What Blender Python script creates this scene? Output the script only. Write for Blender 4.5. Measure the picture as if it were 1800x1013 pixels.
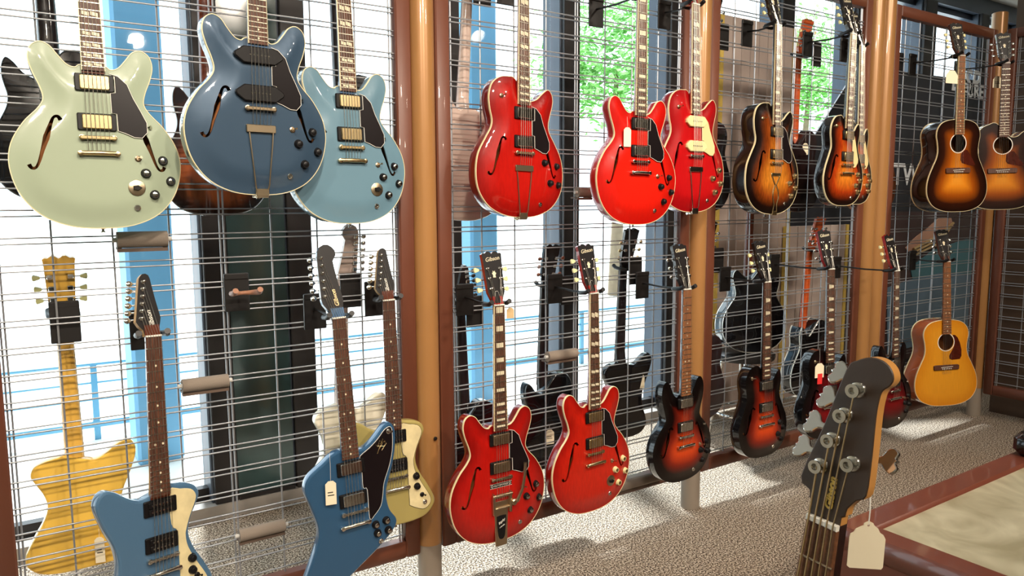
import bpy, math, random
import numpy as np
from mathutils import Vector, Matrix
from mathutils.geometry import delaunay_2d_cdt
random.seed(7)
scene = bpy.context.scene
for o in list(bpy.data.objects):
    bpy.data.objects.remove(o)
col = scene.collection
PI = math.pi

# ------------------------------------------------------------------ camera
CF, CP, CR, CA = 1303.25, .1142, -.0048, .9884      # focal length in pixels of an 1800 wide frame, pitch, roll, heading
CAM = Vector((0, -2.4489, 1.49))
_ca, _sa, _cp, _sp = math.cos(CA), math.sin(CA), math.cos(CP), math.sin(CP)
FWD = Vector((_ca * _cp, _sa * _cp, -_sp))
_U0 = Vector((_ca * _sp, _sa * _sp, _cp))
_R0 = Vector((_sa, -_ca, 0))
RGT = _R0 * math.cos(CR) + _U0 * math.sin(CR)
UPV = _U0 * math.cos(CR) - _R0 * math.sin(CR)
cam_data = bpy.data.cameras.new('camera')
cam_data.sensor_width = 36
cam_data.lens = CF / 1800 * 36
cam_data.clip_start = .02
cam = bpy.data.objects.new('camera', cam_data)
m = Matrix((RGT, UPV, -FWD)).transposed().to_4x4()
m.translation = CAM
cam.matrix_world = m
col.objects.link(cam)
scene.camera = cam

# ------------------------------------------------------------------ world, sun, lamps, exposure
world = bpy.data.worlds.new('world')
scene.world = world
world.use_nodes = True
bg = world.node_tree.nodes['Background']
bg.inputs[0].default_value = (.86, .95, 1.0, 1)
bg.inputs[1].default_value = 3.4
sun = bpy.data.lights.new('sun', 'SUN')
sun.energy = 10.5
sun.angle = math.radians(4)
sun.color = (.94, .97, 1)
so = bpy.data.objects.new('sun', sun)
so.rotation_euler = Vector((-.1, -.42, -.9)).to_track_quat('-Z', 'Y').to_euler()
col.objects.link(so)
LAMPS = [(-1.0, -2.3, 3.3, 13.5, 0, 1.3), (.35, -2.3, 3.3, 13.5, 0, 1.3), (1.7, -2.3, 3.3, 13.5, 0, 1.3), (3.0, -2.3, 3.3, 13.5, 0, 1.3), (4.3, -2.2, 3.3, 11.5, 0, 1.3),
         (-.6, -4.4, 3.3, 18, -1.0, 1.1), (1.2, -4.4, 3.3, 18, -1.0, 1.1), (3.2, -4.4, 3.3, 18, -1.0, 1.1), (6.6, -.7, 3.3, 9, 1.0, 1.1)]      # two rows of ceiling spots, then one unseen lamp added to brighten the poster
for x, y, z, en, ty, tz_ in LAMPS:
    l = bpy.data.lights.new('ceiling_lamp', 'AREA')
    l.shape = 'DISK'
    l.size = .16
    l.energy = en
    l.color = (1, .87, .72)
    l.spread = math.radians(90)
    lo = bpy.data.objects.new('ceiling_lamp', l)
    lo.location = (x, y, z)
    lo.rotation_euler = (Vector((x + .25, ty, tz_)) - Vector((x, y, z))).to_track_quat('-Z', 'Y').to_euler()
    col.objects.link(lo)
scene.view_settings.view_transform = 'Standard'
scene.view_settings.look = 'None'
scene.view_settings.gamma = 1
scene.view_settings.use_curve_mapping = False
scene.view_settings.exposure = .0
try:
    scene.cycles.use_denoising = True
    scene.cycles.max_bounces = 8
    scene.cycles.transparent_max_bounces = 16
    scene.cycles.sample_clamp_indirect = 6
    scene.cycles.caustics_reflective = False
    scene.cycles.caustics_refractive = False
except Exception:
    pass

# ------------------------------------------------------------------ helpers
def ray(u, v):
    return FWD + RGT * ((u - 900) / CF) - UPV * ((v - 506.5) / CF)

def at(u, v, Y=0.0):
    """the point of the vertical plane Y = const seen at a pixel"""
    r = ray(u, v)
    return CAM + r * ((Y - CAM.y) / r.y)

def at_floor(u, v, z=0.0):
    r = ray(u, v)
    return CAM + r * ((z - CAM.z) / r.z)

def lin(r, g, b):
    f = lambda c: (c / 255 / 12.92) if c / 255 <= .04045 else ((c / 255 + .055) / 1.055) ** 2.4
    return (f(r), f(g), f(b), 1)

_mats = {}
def mat(name, color, rough=.5, metal=0., coat=0., spec=.5, bump=None, noise=None, emit=None):
    """plain procedural material; noise=(scale, amount) varies the colour, bump=(scale, strength)"""
    if name in _mats:
        return _mats[name]
    M = bpy.data.materials.new(name)
    M.use_nodes = True
    nt = M.node_tree
    b = nt.nodes['Principled BSDF']
    b.inputs['Base Color'].default_value = color
    b.inputs['Roughness'].default_value = rough
    b.inputs['Metallic'].default_value = metal
    b.inputs['Coat Weight'].default_value = coat
    b.inputs['Coat Roughness'].default_value = .04
    b.inputs['Specular IOR Level'].default_value = spec
    if noise or bump:
        tc = nt.nodes.new('ShaderNodeTexCoord')
    if noise:
        n = nt.nodes.new('ShaderNodeTexNoise')
        n.inputs['Scale'].default_value = noise[0]
        n.inputs['Detail'].default_value = 4
        nt.links.new(tc.outputs['Object'], n.inputs['Vector'])
        mx = nt.nodes.new('ShaderNodeMix')
        mx.data_type = 'RGBA'
        k = noise[1]
        mx.inputs[6].default_value = tuple(c * (1 - k) for c in color[:3]) + (1,)
        mx.inputs[7].default_value = tuple(min(1, c * (1 + k)) for c in color[:3]) + (1,)
        nt.links.new(n.outputs[0], mx.inputs[0])
        nt.links.new(mx.outputs[2], b.inputs['Base Color'])
    if bump:
        n2 = nt.nodes.new('ShaderNodeTexNoise')
        n2.inputs['Scale'].default_value = bump[0]
        nt.links.new(tc.outputs['Object'], n2.inputs['Vector'])
        bp = nt.nodes.new('ShaderNodeBump')
        bp.inputs['Strength'].default_value = bump[1]
        bp.inputs['Distance'].default_value = .002
        nt.links.new(n2.outputs[0], bp.inputs['Height'])
        nt.links.new(bp.outputs[0], b.inputs['Normal'])
    if emit:
        b.inputs['Emission Color'].default_value = emit[0]
        b.inputs['Emission Strength'].default_value = emit[1]
    _mats[name] = M
    return M

def burst(name, stops, figure=0., rough=.3, scale=(14, 2.2, 14)):
    """a sunburst finish: the colour follows the 'edge' attribute, the distance from the outline in metres / 0.16"""
    if name in _mats:
        return _mats[name]
    M = bpy.data.materials.new(name)
    M.use_nodes = True
    nt = M.node_tree
    b = nt.nodes['Principled BSDF']
    b.inputs['Roughness'].default_value = rough
    b.inputs['Specular IOR Level'].default_value = .2
    b.inputs['Coat Weight'].default_value = 1
    b.inputs['Coat Roughness'].default_value = .03
    a = nt.nodes.new('ShaderNodeAttribute')
    a.attribute_name = 'edge'
    cr = nt.nodes.new('ShaderNodeValToRGB')
    el = cr.color_ramp.elements
    while len(el) < len(stops):
        el.new(.5)
    for e, (p, c) in zip(el, stops):
        e.position = p
        e.color = c
    nt.links.new(a.outputs['Fac'], cr.inputs[0])
    out = cr.outputs[0]
    if figure:
        tc = nt.nodes.new('ShaderNodeTexCoord')
        mp = nt.nodes.new('ShaderNodeMapping')
        mp.inputs['Scale'].default_value = scale
        nt.links.new(tc.outputs['Object'], mp.inputs[0])
        w = nt.nodes.new('ShaderNodeTexNoise')
        w.inputs['Scale'].default_value = 12
        w.inputs['Detail'].default_value = 3
        nt.links.new(mp.outputs[0], w.inputs['Vector'])
        mx = nt.nodes.new('ShaderNodeMix')
        mx.data_type = 'RGBA'
        mx.blend_type = 'MULTIPLY'
        r2 = nt.nodes.new('ShaderNodeMapRange')
        r2.inputs[1].default_value = .35
        r2.inputs[2].default_value = .65
        r2.inputs[3].default_value = 1 - figure
        r2.inputs[4].default_value = 1
        nt.links.new(w.outputs[0], r2.inputs[0])
        cc = nt.nodes.new('ShaderNodeCombineColor')
        for k in range(3):
            nt.links.new(r2.outputs[0], cc.inputs[k])
        mx.inputs[0].default_value = 1
        nt.links.new(cr.outputs[0], mx.inputs[6])
        nt.links.new(cc.outputs[0], mx.inputs[7])
        out = mx.outputs[2]
    nt.links.new(out, b.inputs['Base Color'])
    _mats[name] = M
    return M

def wood(name, c1, c2, scale=(30, 1.5, 30), rough=.45, coat=0., axis=1):
    if name in _mats:
        return _mats[name]
    M = bpy.data.materials.new(name)
    M.use_nodes = True
    nt = M.node_tree
    b = nt.nodes['Principled BSDF']
    b.inputs['Roughness'].default_value = rough
    b.inputs['Coat Weight'].default_value = coat
    tc = nt.nodes.new('ShaderNodeTexCoord')
    mp = nt.nodes.new('ShaderNodeMapping')
    mp.inputs['Scale'].default_value = scale
    n = nt.nodes.new('ShaderNodeTexNoise')
    n.inputs['Scale'].default_value = 6
    n.inputs['Detail'].default_value = 6
    cr = nt.nodes.new('ShaderNodeValToRGB')
    cr.color_ramp.elements[0].position = .35
    cr.color_ramp.elements[0].color = c1
    cr.color_ramp.elements[1].position = .68
    cr.color_ramp.elements[1].color = c2
    nt.links.new(tc.outputs['Object'], mp.inputs[0])
    nt.links.new(mp.outputs[0], n.inputs['Vector'])
    nt.links.new(n.outputs[0], cr.inputs[0])
    nt.links.new(cr.outputs[0], b.inputs['Base Color'])
    _mats[name] = M
    return M

def new_mesh(name, verts, faces, smooth=None, slots=1, findex=None):
    me = bpy.data.meshes.new(name)
    me.from_pydata([tuple(v) for v in verts], [], faces)
    for _ in range(slots):
        me.materials.append(None)
    if findex:
        for p, i in zip(me.polygons, findex):
            p.material_index = i
    if smooth is not None:
        for p in me.polygons:
            p.use_smooth = True
        me.set_sharp_from_angle(angle=math.radians(smooth))
    me.update()
    return me

def ob(name, mesh, mats=None, parent=None, loc=None, rot=None, mw=None):
    o = bpy.data.objects.new(name, mesh)
    col.objects.link(o)
    if parent is not None:
        o.parent = parent
    if mw is not None:
        o.matrix_local = mw
    if loc is not None:
        o.location = loc
    if rot is not None:
        o.rotation_euler = rot
    if mats is not None:
        if not isinstance(mats, (list, tuple)):
            mats = [mats]
        for s, mm in zip(o.material_slots, mats):
            s.link = 'OBJECT'
            s.material = mm
    return o

def tag(o, label, cat, group=None):
    o['label'] = label
    o['category'] = cat
    if group:
        o['group'] = group
    return o

def structure(o):
    o['kind'] = 'structure'
    return o

def empty(name, loc=(0, 0, 0), mw=None):
    o = bpy.data.objects.new(name, None)
    o.empty_display_size = .05
    col.objects.link(o)
    if mw is not None:
        o.matrix_world = mw
    else:
        o.location = loc
    return o

class MB:
    """collects verts and faces of one mesh"""
    def __init__(s):
        s.v, s.f, s.i = [], [], []
    def add(s, v, f, k=0):
        n = len(s.v)
        s.v += [tuple(x) for x in v]
        s.f += [tuple(a + n for a in q) for q in f]
        s.i += [k] * len(f)
        return s
    def box(s, x0, x1, y0, y1, z0, z1, bev=0., k=0):
        if bev <= 0:
            v = [(x, y, z) for z in (z0, z1) for y in (y0, y1) for x in (x0, x1)]
            return s.add(v, [(0, 2, 3, 1), (4, 5, 7, 6), (0, 1, 5, 4), (2, 6, 7, 3), (0, 4, 6, 2), (1, 3, 7, 5)], k)
        b = bev
        P = [(x0 + b, y0), (x1 - b, y0), (x1, y0 + b), (x1, y1 - b), (x1 - b, y1), (x0 + b, y1), (x0, y1 - b), (x0, y0 + b)]
        cx, cy = (x0 + x1) / 2, (y0 + y1) / 2
        ins = [(x + (b if x < cx else -b) * .7, y + (b if y < cy else -b) * .7) for x, y in P]
        v = [(x, y, z0) for x, y in ins] + [(x, y, z0 + b) for x, y in P] + [(x, y, z1 - b) for x, y in P] + [(x, y, z1) for x, y in ins]
        f = [tuple(reversed(range(8))), tuple(range(24, 32))]
        for r in range(3):
            for i in range(8):
                j = (i + 1) % 8
                f.append((r * 8 + i, r * 8 + j, r * 8 + 8 + j, r * 8 + 8 + i))
        return s.add(v, f, k)
    def prism(s, pts, z0, z1, k=0, inset=0., iz=0.):
        """outline (ccw) extruded from z0 to z1, with an optional top chamfer"""
        n = len(pts)
        rings = [[(x, y, z0) for x, y in pts], [(x, y, z1 - iz) for x, y in pts]]
        if inset:
            q = offset(pts, -inset)
            rings.append([(x, y, z1) for x, y in q])
        v = [p for r in rings for p in r]
        f = [tuple(reversed(range(n)))]
        for r in range(len(rings) - 1):
            for i in range(n):
                j = (i + 1) % n
                f.append((r * n + i, r * n + j, r * n + n + j, r * n + n + i))
        f.append(tuple(range((len(rings) - 1) * n, len(rings) * n)))
        return s.add(v, f, k)
    def tube(s, pts, r, n=8, k=0, cap=True):
        P = [Vector(p) for p in pts]
        rr = r if isinstance(r, (list, tuple)) else [r] * len(P)
        v = []
        up = None
        for i, p in enumerate(P):
            d = (P[min(i + 1, len(P) - 1)] - P[max(i - 1, 0)])
            d = d.normalized() if d.length > 1e-9 else Vector((0, 0, 1))
            if up is None:
                up = Vector((0, 0, 1)) if abs(d.z) < .9 else Vector((1, 0, 0))
            a = d.cross(up)
            a = a.normalized() if a.length > 1e-6 else d.orthogonal().normalized()
            b = a.cross(d).normalized()
            up = b
            for q in range(n):
                t = 2 * PI * q / n
                v.append(p + a * (rr[i] * math.cos(t)) + b * (rr[i] * math.sin(t)))
        f = []
        for i in range(len(P) - 1):
            for q in range(n):
                w = (q + 1) % n
                f.append((i * n + q, i * n + w, i * n + n + w, i * n + n + q))
        if cap:
            f.append(tuple(reversed(range(n))))
            f.append(tuple(range((len(P) - 1) * n, len(P) * n)))
        return s.add(v, f, k)
    def lathe(s, prof, n=16, c=(0, 0, 0), axis='z', k=0):
        """profile of (radius, height) turned about an axis"""
        v = []
        for r, h in prof:
            for q in range(n):
                t = 2 * PI * q / n
                a, b = r * math.cos(t), r * math.sin(t)
                p = {'z': (a, b, h), 'x': (h, a, b), 'y': (b, h, a)}[axis]
                v.append((p[0] + c[0], p[1] + c[1], p[2] + c[2]))
        f = []
        for i in range(len(prof) - 1):
            for q in range(n):
                w = (q + 1) % n
                f.append((i * n + q, i * n + w, i * n + n + w, i * n + n + q))
        f.append(tuple(reversed(range(n))))
        f.append(tuple(range((len(prof) - 1) * n, len(prof) * n)))
        return s.add(v, f, k)
    def mesh(s, name, smooth=35, slots=1):
        return new_mesh(name, s.v, s.f, smooth, slots, s.i if slots > 1 else None)

def area2(P):
    return sum(P[i][0] * P[(i + 1) % len(P)][1] - P[(i + 1) % len(P)][0] * P[i][1] for i in range(len(P)))

def offset(P, d):
    """outline moved outwards by d (ccw outline)"""
    n = len(P)
    o = []
    for i in range(n):
        a, b = P[i - 1], P[(i + 1) % n]
        tx, ty = b[0] - a[0], b[1] - a[1]
        L = math.hypot(tx, ty) or 1
        o.append((P[i][0] + ty / L * d, P[i][1] - tx / L * d))
    return o

def smooth(pts, n=6):
    mN = len(pts)
    o = []
    for i in range(mN):
        p0, p1, p2, p3 = pts[i - 1], pts[i], pts[(i + 1) % mN], pts[(i + 2) % mN]
        for k in range(n):
            t = k / n
            t2, t3 = t * t, t * t * t
            o.append(tuple(.5 * (2 * p1[j] + (p2[j] - p0[j]) * t + (2 * p0[j] - 5 * p1[j] + 4 * p2[j] - p3[j]) * t2 + (3 * p1[j] - p0[j] - 3 * p2[j] + p3[j]) * t3) for j in (0, 1)))
    return o

def inside(P, x, y):
    """numpy point-in-polygon"""
    P = np.asarray(P)
    x1, y1 = P[:, 0], P[:, 1]
    x2, y2 = np.roll(x1, -1), np.roll(y1, -1)
    x = np.asarray(x)[:, None]
    y = np.asarray(y)[:, None]
    c = (y1 > y) != (y2 > y)
    xi = (x2 - x1) * (y - y1) / np.where(y2 == y1, 1e-12, y2 - y1) + x1
    return (np.sum(c & (x < xi), 1) % 2) == 1

def dist(P, q):
    P = np.asarray(P, float)
    q = np.asarray(q, float)
    a, b = P, np.roll(P, -1, 0)
    ab = b - a
    t = np.einsum('ijk,jk->ij', q[:, None] - a[None], ab) / np.maximum((ab ** 2).sum(1), 1e-15)
    t = np.clip(t, 0, 1)
    c = a[None] + t[..., None] * ab[None]
    return np.sqrt(((q[:, None] - c) ** 2).sum(2)).min(1)

def plate(outline, holes=(), step=.013):
    """triangulated sheet of an outline with holes: verts 2d, tris, distance of each vert from the outline"""
    P = np.asarray(outline)
    lo, hi = P.min(0), P.max(0)
    gx, gy = np.meshgrid(np.arange(lo[0], hi[0], step), np.arange(lo[1], hi[1], step))
    g = np.c_[gx.ravel(), gy.ravel()]
    g = g[inside(P, g[:, 0], g[:, 1])]
    g = g[dist(P, g) > step * .55]
    for h in holes:
        g = g[~inside(h, g[:, 0], g[:, 1])]
        g = g[dist(h, g) > step * .3]
    vs, ed = [], []
    for loop in [list(map(tuple, outline))] + [list(map(tuple, h)) for h in holes]:
        n0 = len(vs)
        vs += loop
        ed += [(n0 + i, n0 + (i + 1) % len(loop)) for i in range(len(loop))]
    vs += [tuple(p) for p in g]
    r = delaunay_2d_cdt([Vector(p) for p in vs], ed, [], 0, 1e-7)
    v = np.array([tuple(p) for p in r[0]])
    t = np.array([f for f in r[2] if len(f) == 3])
    c = v[t].mean(1)
    keep = inside(P, c[:, 0], c[:, 1])
    for h in holes:
        keep &= ~inside(h, c[:, 0], c[:, 1])
    t = t[keep]
    ar = (v[t[:, 1]] - v[t[:, 0]])
    br = (v[t[:, 2]] - v[t[:, 0]])
    flip = ar[:, 0] * br[:, 1] - ar[:, 1] * br[:, 0] < 0
    t[flip] = t[flip][:, ::-1]
    return v, [tuple(int(q) for q in x) for x in t], dist(P, v)

def edge_attr(me, vals):
    a = me.attributes.new('edge', 'FLOAT', 'POINT')
    a.data.foreach_set('value', np.clip(np.asarray(vals) / .16, 0, 1).astype(np.float32))

_texts = {}
def text_mesh(s, size, shear=0., depth=.0004, bold=0.):
    key = (s, size, shear, depth, bold)
    if key in _texts:
        return _texts[key]
    cu = bpy.data.curves.new('lettering', 'FONT')
    cu.body = s
    cu.size = size
    cu.shear = shear
    cu.extrude = depth
    cu.offset = bold
    cu.align_x = 'CENTER'
    cu.align_y = 'CENTER'
    cu.resolution_u = 3
    o = bpy.data.objects.new('lettering', cu)
    col.objects.link(o)
    bpy.context.view_layer.update()
    me = bpy.data.meshes.new_from_object(o.evaluated_get(bpy.context.evaluated_depsgraph_get()))
    bpy.data.objects.remove(o)
    me.materials.clear()
    me.materials.append(None)
    _texts[key] = me
    return me

# ------------------------------------------------------------------ materials
M_wire = mat('zinc wire', lin(160, 162, 166), .34, .55)
M_frame = mat('brown lacquered frame', lin(104, 58, 40), .45, 0, .08, noise=(9, .12))
M_post = mat('tan lacquered post', lin(172, 124, 74), .3, .15, .5, noise=(6, .1))
M_foot = mat('grey steel foot', lin(150, 138, 124), .5, .1)
M_black = mat('black plastic', lin(16, 14, 15), .4, 0, 0, .35)
M_blackmetal = mat('black powder coat', lin(26, 23, 22), .45, .2)
M_chrome = mat('polished nickel', lin(225, 222, 215), .12, 1.)
M_gold = mat('gold plate', lin(222, 198, 150), .26, 1.)
M_aged = mat('aged nickel', lin(196, 176, 146), .3, 1.)
M_cream = mat('cream binding', lin(232, 216, 172), .4, 0, .4)
M_white = mat('white plastic', lin(236, 232, 220), .4)
M_card = mat('manila card', lin(238, 226, 196), .8)
M_thread = mat('tag thread', lin(225, 220, 210), .9)
M_red_card = mat('red card', lin(225, 40, 40), .7)
M_rosewood = wood('rosewood', lin(62, 36, 24), lin(104, 62, 42), (60, 2, 60), .5)
M_rosewood_l = wood('light rosewood', lin(122, 72, 40), lin(160, 102, 58), (60, 2, 60), .5)
M_inside = mat('bare wood inside', lin(176, 110, 58), .7, noise=(20, .2))
M_pearl = mat('pearl inlay', lin(232, 220, 188), .25, 0, .6, noise=(60, .12))
M_fret = mat('fret wire', lin(215, 205, 185), .3, 1.)
M_string = mat('steel string', lin(205, 200, 190), .3, 1.)
M_foam = mat('grey brown foam', lin(132, 120, 108), .9, bump=(300, .3))
M_foam_end = mat('pale foam end', lin(200, 198, 192), .9)
M_leather = mat('tan leather yoke', lin(150, 104, 78), .6)
M_keycream = mat('cream tuner button', lin(226, 216, 160), .35, 0, .3)
M_keygreen = mat('aged green tuner button', lin(170, 170, 120), .35, 0, .3)
M_guard = mat('dark pickguard', lin(20, 14, 16), .3, 0, .2, .3)
M_tortoise = mat('tortoiseshell', lin(74, 28, 18), .15, 0, .8, noise=(40, .5))
M_guardcream = mat('cream pickguard', lin(228, 208, 150), .3, 0, .5)
M_headblack = mat('black head veneer', lin(22, 18, 18), .5, 0, 0, .3)

# ------------------------------------------------------------------ the room
def carpet():
    M = bpy.data.materials.new('speckled carpet')
    M.use_nodes = True
    nt = M.node_tree
    b = nt.nodes['Principled BSDF']
    b.inputs['Roughness'].default_value = .95
    b.inputs['Specular IOR Level'].default_value = .1
    tc = nt.nodes.new('ShaderNodeTexCoord')
    n1 = nt.nodes.new('ShaderNodeTexNoise')
    n1.inputs['Scale'].default_value = 135
    n1.inputs['Detail'].default_value = 3
    n1.inputs['Roughness'].default_value = .7
    cr = nt.nodes.new('ShaderNodeValToRGB')
    e = cr.color_ramp.elements
    e[0].position, e[0].color = .42, lin(54, 47, 42)
    e[1].position, e[1].color = .57, lin(200, 187, 170)
    q = e.new(.5)
    q.color = lin(124, 106, 88)
    n2 = nt.nodes.new('ShaderNodeTexNoise')
    n2.inputs['Scale'].default_value = 300
    bp = nt.nodes.new('ShaderNodeBump')
    bp.inputs['Strength'].default_value = .15
    bp.inputs['Distance'].default_value = .004
    for n in (n1, n2):
        nt.links.new(tc.outputs['Object'], n.inputs['Vector'])
    nt.links.new(n1.outputs[0], cr.inputs[0])
    nt.links.new(cr.outputs[0], b.inputs['Base Color'])
    nt.links.new(n2.outputs[0], bp.inputs['Height'])
    nt.links.new(bp.outputs[0], b.inputs['Normal'])
    return M

M_carpet = carpet()
M_wall = mat('warm plaster', lin(186, 172, 152), .85, noise=(3, .06))
M_ceil = mat('ceiling paint', lin(200, 194, 186), .9, noise=(2, .04))
M_brownwall = mat('dark brown panelling', lin(78, 62, 50), .7, noise=(5, .2))
M_mullion = mat('blue grey mullion', lin(72, 80, 92), .45, .2)
M_mdark = mat('dark base and shaded mullion', lin(38, 34, 34), .5, .2)
M_pier = mat('dark green glass pier', lin(44, 66, 66), .16, 0, .4, noise=(2.5, .35))
M_beige = mat('beige board', lin(196, 178, 168), .8, noise=(4, .06))
M_seam = mat('yellow edge tape', lin(222, 190, 96), .6, noise=(30, .3))
M_navy = mat('dark display wall', lin(32, 34, 42), .6, noise=(2, .25))
M_print = mat('white print', lin(225, 228, 232), .6)

XL, XR, YB, YW, ZC = -3.2, 10.2, -5.2, 1.2, 3.4
structure(ob('floor', MB().box(XL - .1, XR + .1, YB - .1, YW + .12, -.12, 0).mesh('floor', None), M_carpet))
structure(ob('ceiling', MB().box(XL - .1, XR + .1, YB - .1, YW + .25, ZC, ZC + .15).mesh('ceiling', None), M_ceil))
structure(ob('wall_left', MB().box(XL - .12, XL, YB, YW, 0, ZC).mesh('wall', None), M_wall))
structure(ob('wall_back', MB().box(XL, XR, YB - .12, YB, 0, ZC).mesh('wall', None), M_wall))
structure(ob('wall_right', MB().box(5.66, 5.78, YB, -.02, 0, ZC).mesh('wall', None), M_brownwall))
structure(ob('wall_far', MB().box(XR, XR + .12, YB, YW, 0, ZC).mesh('wall', None), M_wall))
structure(ob('trim_1', MB().box(XL, XR, YW - .02, YW + .22, 3.25, ZC).mesh('header', None), M_mullion))
structure(ob('trim_2', MB().box(XL, XR, YW - .06, YW + .1, 0, .07).mesh('sill', None), mat('grey stone sill', lin(150, 144, 138), .6, noise=(20, .15))))

def glass():
    M = bpy.data.materials.new('window glass')
    M.use_nodes = True
    nt = M.node_tree
    nt.nodes.remove(nt.nodes['Principled BSDF'])
    t = nt.nodes.new('ShaderNodeBsdfTransparent')
    t.inputs[0].default_value = (.93, .97, .98, 1)
    g = nt.nodes.new('ShaderNodeBsdfGlossy')
    g.inputs['Roughness'].default_value = .02
    mx = nt.nodes.new('ShaderNodeMixShader')
    mx.inputs[0].default_value = .025
    nt.links.new(t.outputs[0], mx.inputs[1])
    nt.links.new(g.outputs[0], mx.inputs[2])
    nt.links.new(mx.outputs[0], nt.nodes['Material Output'].inputs[0])
    return M
M_glass = glass()
MULL = [(-2.2, -2.08), (-.75, -.63), (.67, .79), (1.06, 1.19), (1.96, 2.04), (2.74, 2.87), (3.62, 4.06), (4.75, 4.9), (5.7, 5.85), (6.7, 6.9), (7.7, 7.85), (8.5, 8.7), (9.4, 9.55)]  # the widest one is stretched, out of view, to block a sun patch
for i, (a, b) in enumerate(MULL):
    w = empty('trim_%d' % (i + 3), (a, YW, 0))
    structure(w)
    ob('mullion', MB().box(0, b - a, -.02, .16, .07, 3.25, .006).mesh('mullion', None), M_mullion, w)
    ob('mullion_cap', MB().box(.012, b - a - .0, -.05, -.02, .07, 3.25, .004).mesh('mullion_cap', None), M_mdark, w)  # room-side face coloured dark, standing in for its indoor shade
edges = [XL] + [x for ab in MULL for x in ab] + [XR]
k = 1
for a, b in zip(edges[0::2], edges[1::2]):
    if abs(a - .79) < .01:
        structure(ob('wall_pier', MB().box(a, b, YW - .04, YW + .3, 0, 3.25).mesh('pier', None), M_pier))
        ob('pier_base', MB().box(a, b, YW - .05, YW - .04, 0, .09).mesh('pier_base', None), M_mdark, bpy.data.objects['wall_pier'])
        continue
    w = empty('window_%d' % k, (a, YW + .06, .07))
    structure(w)
    ob('pane', MB().box(.01, b - a - .01, 0, .012, .05, 3.15).mesh('pane', None), M_glass, w)
    f = MB()
    f.box(0, b - a, -.02, .03, 0, .06)
    ob('window_rail', f.mesh('window_rail', None), M_mdark, w)
    f = MB()
    f.box(0, b - a, -.02, .03, 3.13, 3.18)
    ob('window_rail', f.mesh('window_rail', None), M_mullion, w)
    k += 1

# ------------------------------------------------------------------ outdoors
M_pave = mat('pale paving', lin(226, 224, 218), .8, noise=(2, .06))
M_rail = mat('blue steel rail', lin(92, 148, 176), .4, .2)
M_pillar = mat('blue concrete pillar', lin(96, 150, 184), .6, noise=(3, .12))
structure(ob('ground', MB().box(-30, 60, YW + .3, 60, -.4, -.15).mesh('ground', None), M_pave))
def pillar(u0, u1, Y, label):
    a, b = at(u0, 350, Y).x, at(u1, 350, Y).x
    o = ob('outdoor_pillar', MB().box(a, b, Y, Y + .4, -.15, 4.6, .02).mesh('pillar', 30), M_pillar)
    tag(o, label, 'pillar', 'pillars outside the windows')
pillar(214, 300, 2.6, 'blue pillar outside the window behind the sage green guitar')
pillar(828, 876, 2.6, 'blue pillar outside the window behind the cherry red single-cutaway archtop')
R = empty('railing', (-4, 3.4, -.15))
tag(R, 'pale blue steel railing running outside the windows', 'railing')
for yy, r in ((645, .012), (678, .009), (708, .009), (752, .03), (783, .009), (815, .009)):
    z = at(120, yy, 3.4).z + .15
    ob('rail', MB().tube([(0, 0, z), (18, 0, z)], r, 8).mesh('rail', 40), M_rail, R)
ztop = at(120, 645, 3.4).z + .15
for i in range(13):
    ob('rail_post', MB().box(i * 1.45 - .02, i * 1.45 + .02, -.015, .015, 0, ztop).mesh('rail_post', None), M_rail, R)

def tree(loc, h, rad, n, seed, label):
    rnd = random.Random(seed)
    t = empty('tree', loc)
    tag(t, label, 'tree', 'trees outside the windows')
    ob('trunk', MB().tube([(0, 0, 0), (.05, 0, h * .35), (-.03, .05, h * .7), (0, 0, h)], [.13, .1, .07, .03], 8).mesh('trunk', 50), mat('bark', lin(120, 104, 84), .9, noise=(12, .3)), t)
    v, f = [], []
    for _ in range(n):
        c = rnd.choice(range(9))
        cr = random.Random(seed * 31 + c)
        cc = Vector((cr.uniform(-.7, .7) * rad, cr.uniform(-.7, .7) * rad, h + cr.uniform(-.55, .75) * rad))
        p = cc + Vector((rnd.gauss(0, .3), rnd.gauss(0, .3), rnd.gauss(0, .26))) * rad
        a = Vector((rnd.gauss(0, 1), rnd.gauss(0, 1), rnd.gauss(0, .6))).normalized()
        b = a.orthogonal().normalized()
        s = rnd.uniform(.05, .1)
        k0 = len(v)
        v += [p - a * s, p + b * s * .45 + a.cross(b) * .01, p + a * s, p - b * s * .45]
        f.append((k0, k0 + 1, k0 + 2, k0 + 3))
    M = mat('young leaves', lin(128, 190, 96), .6, noise=(1.2, .3))
    M.node_tree.nodes['Principled BSDF'].inputs['Subsurface Weight'].default_value = 0
    fo = ob('foliage', new_mesh('foliage', v, f), M, t)
    fo['kind'] = 'stuff'
p = at(1085, 110, 7.5)
tree((p.x, 7.5, -.15), p.z + .1, 1.35, 5200, 3, 'green leafy tree outside behind the bright red guitar')
p = at(1425, 120, 8.5)
tree((p.x, 8.5, -.15), p.z + .1, 1.3, 4200, 5, 'green leafy tree outside behind the sunburst guitars at the top')

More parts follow.
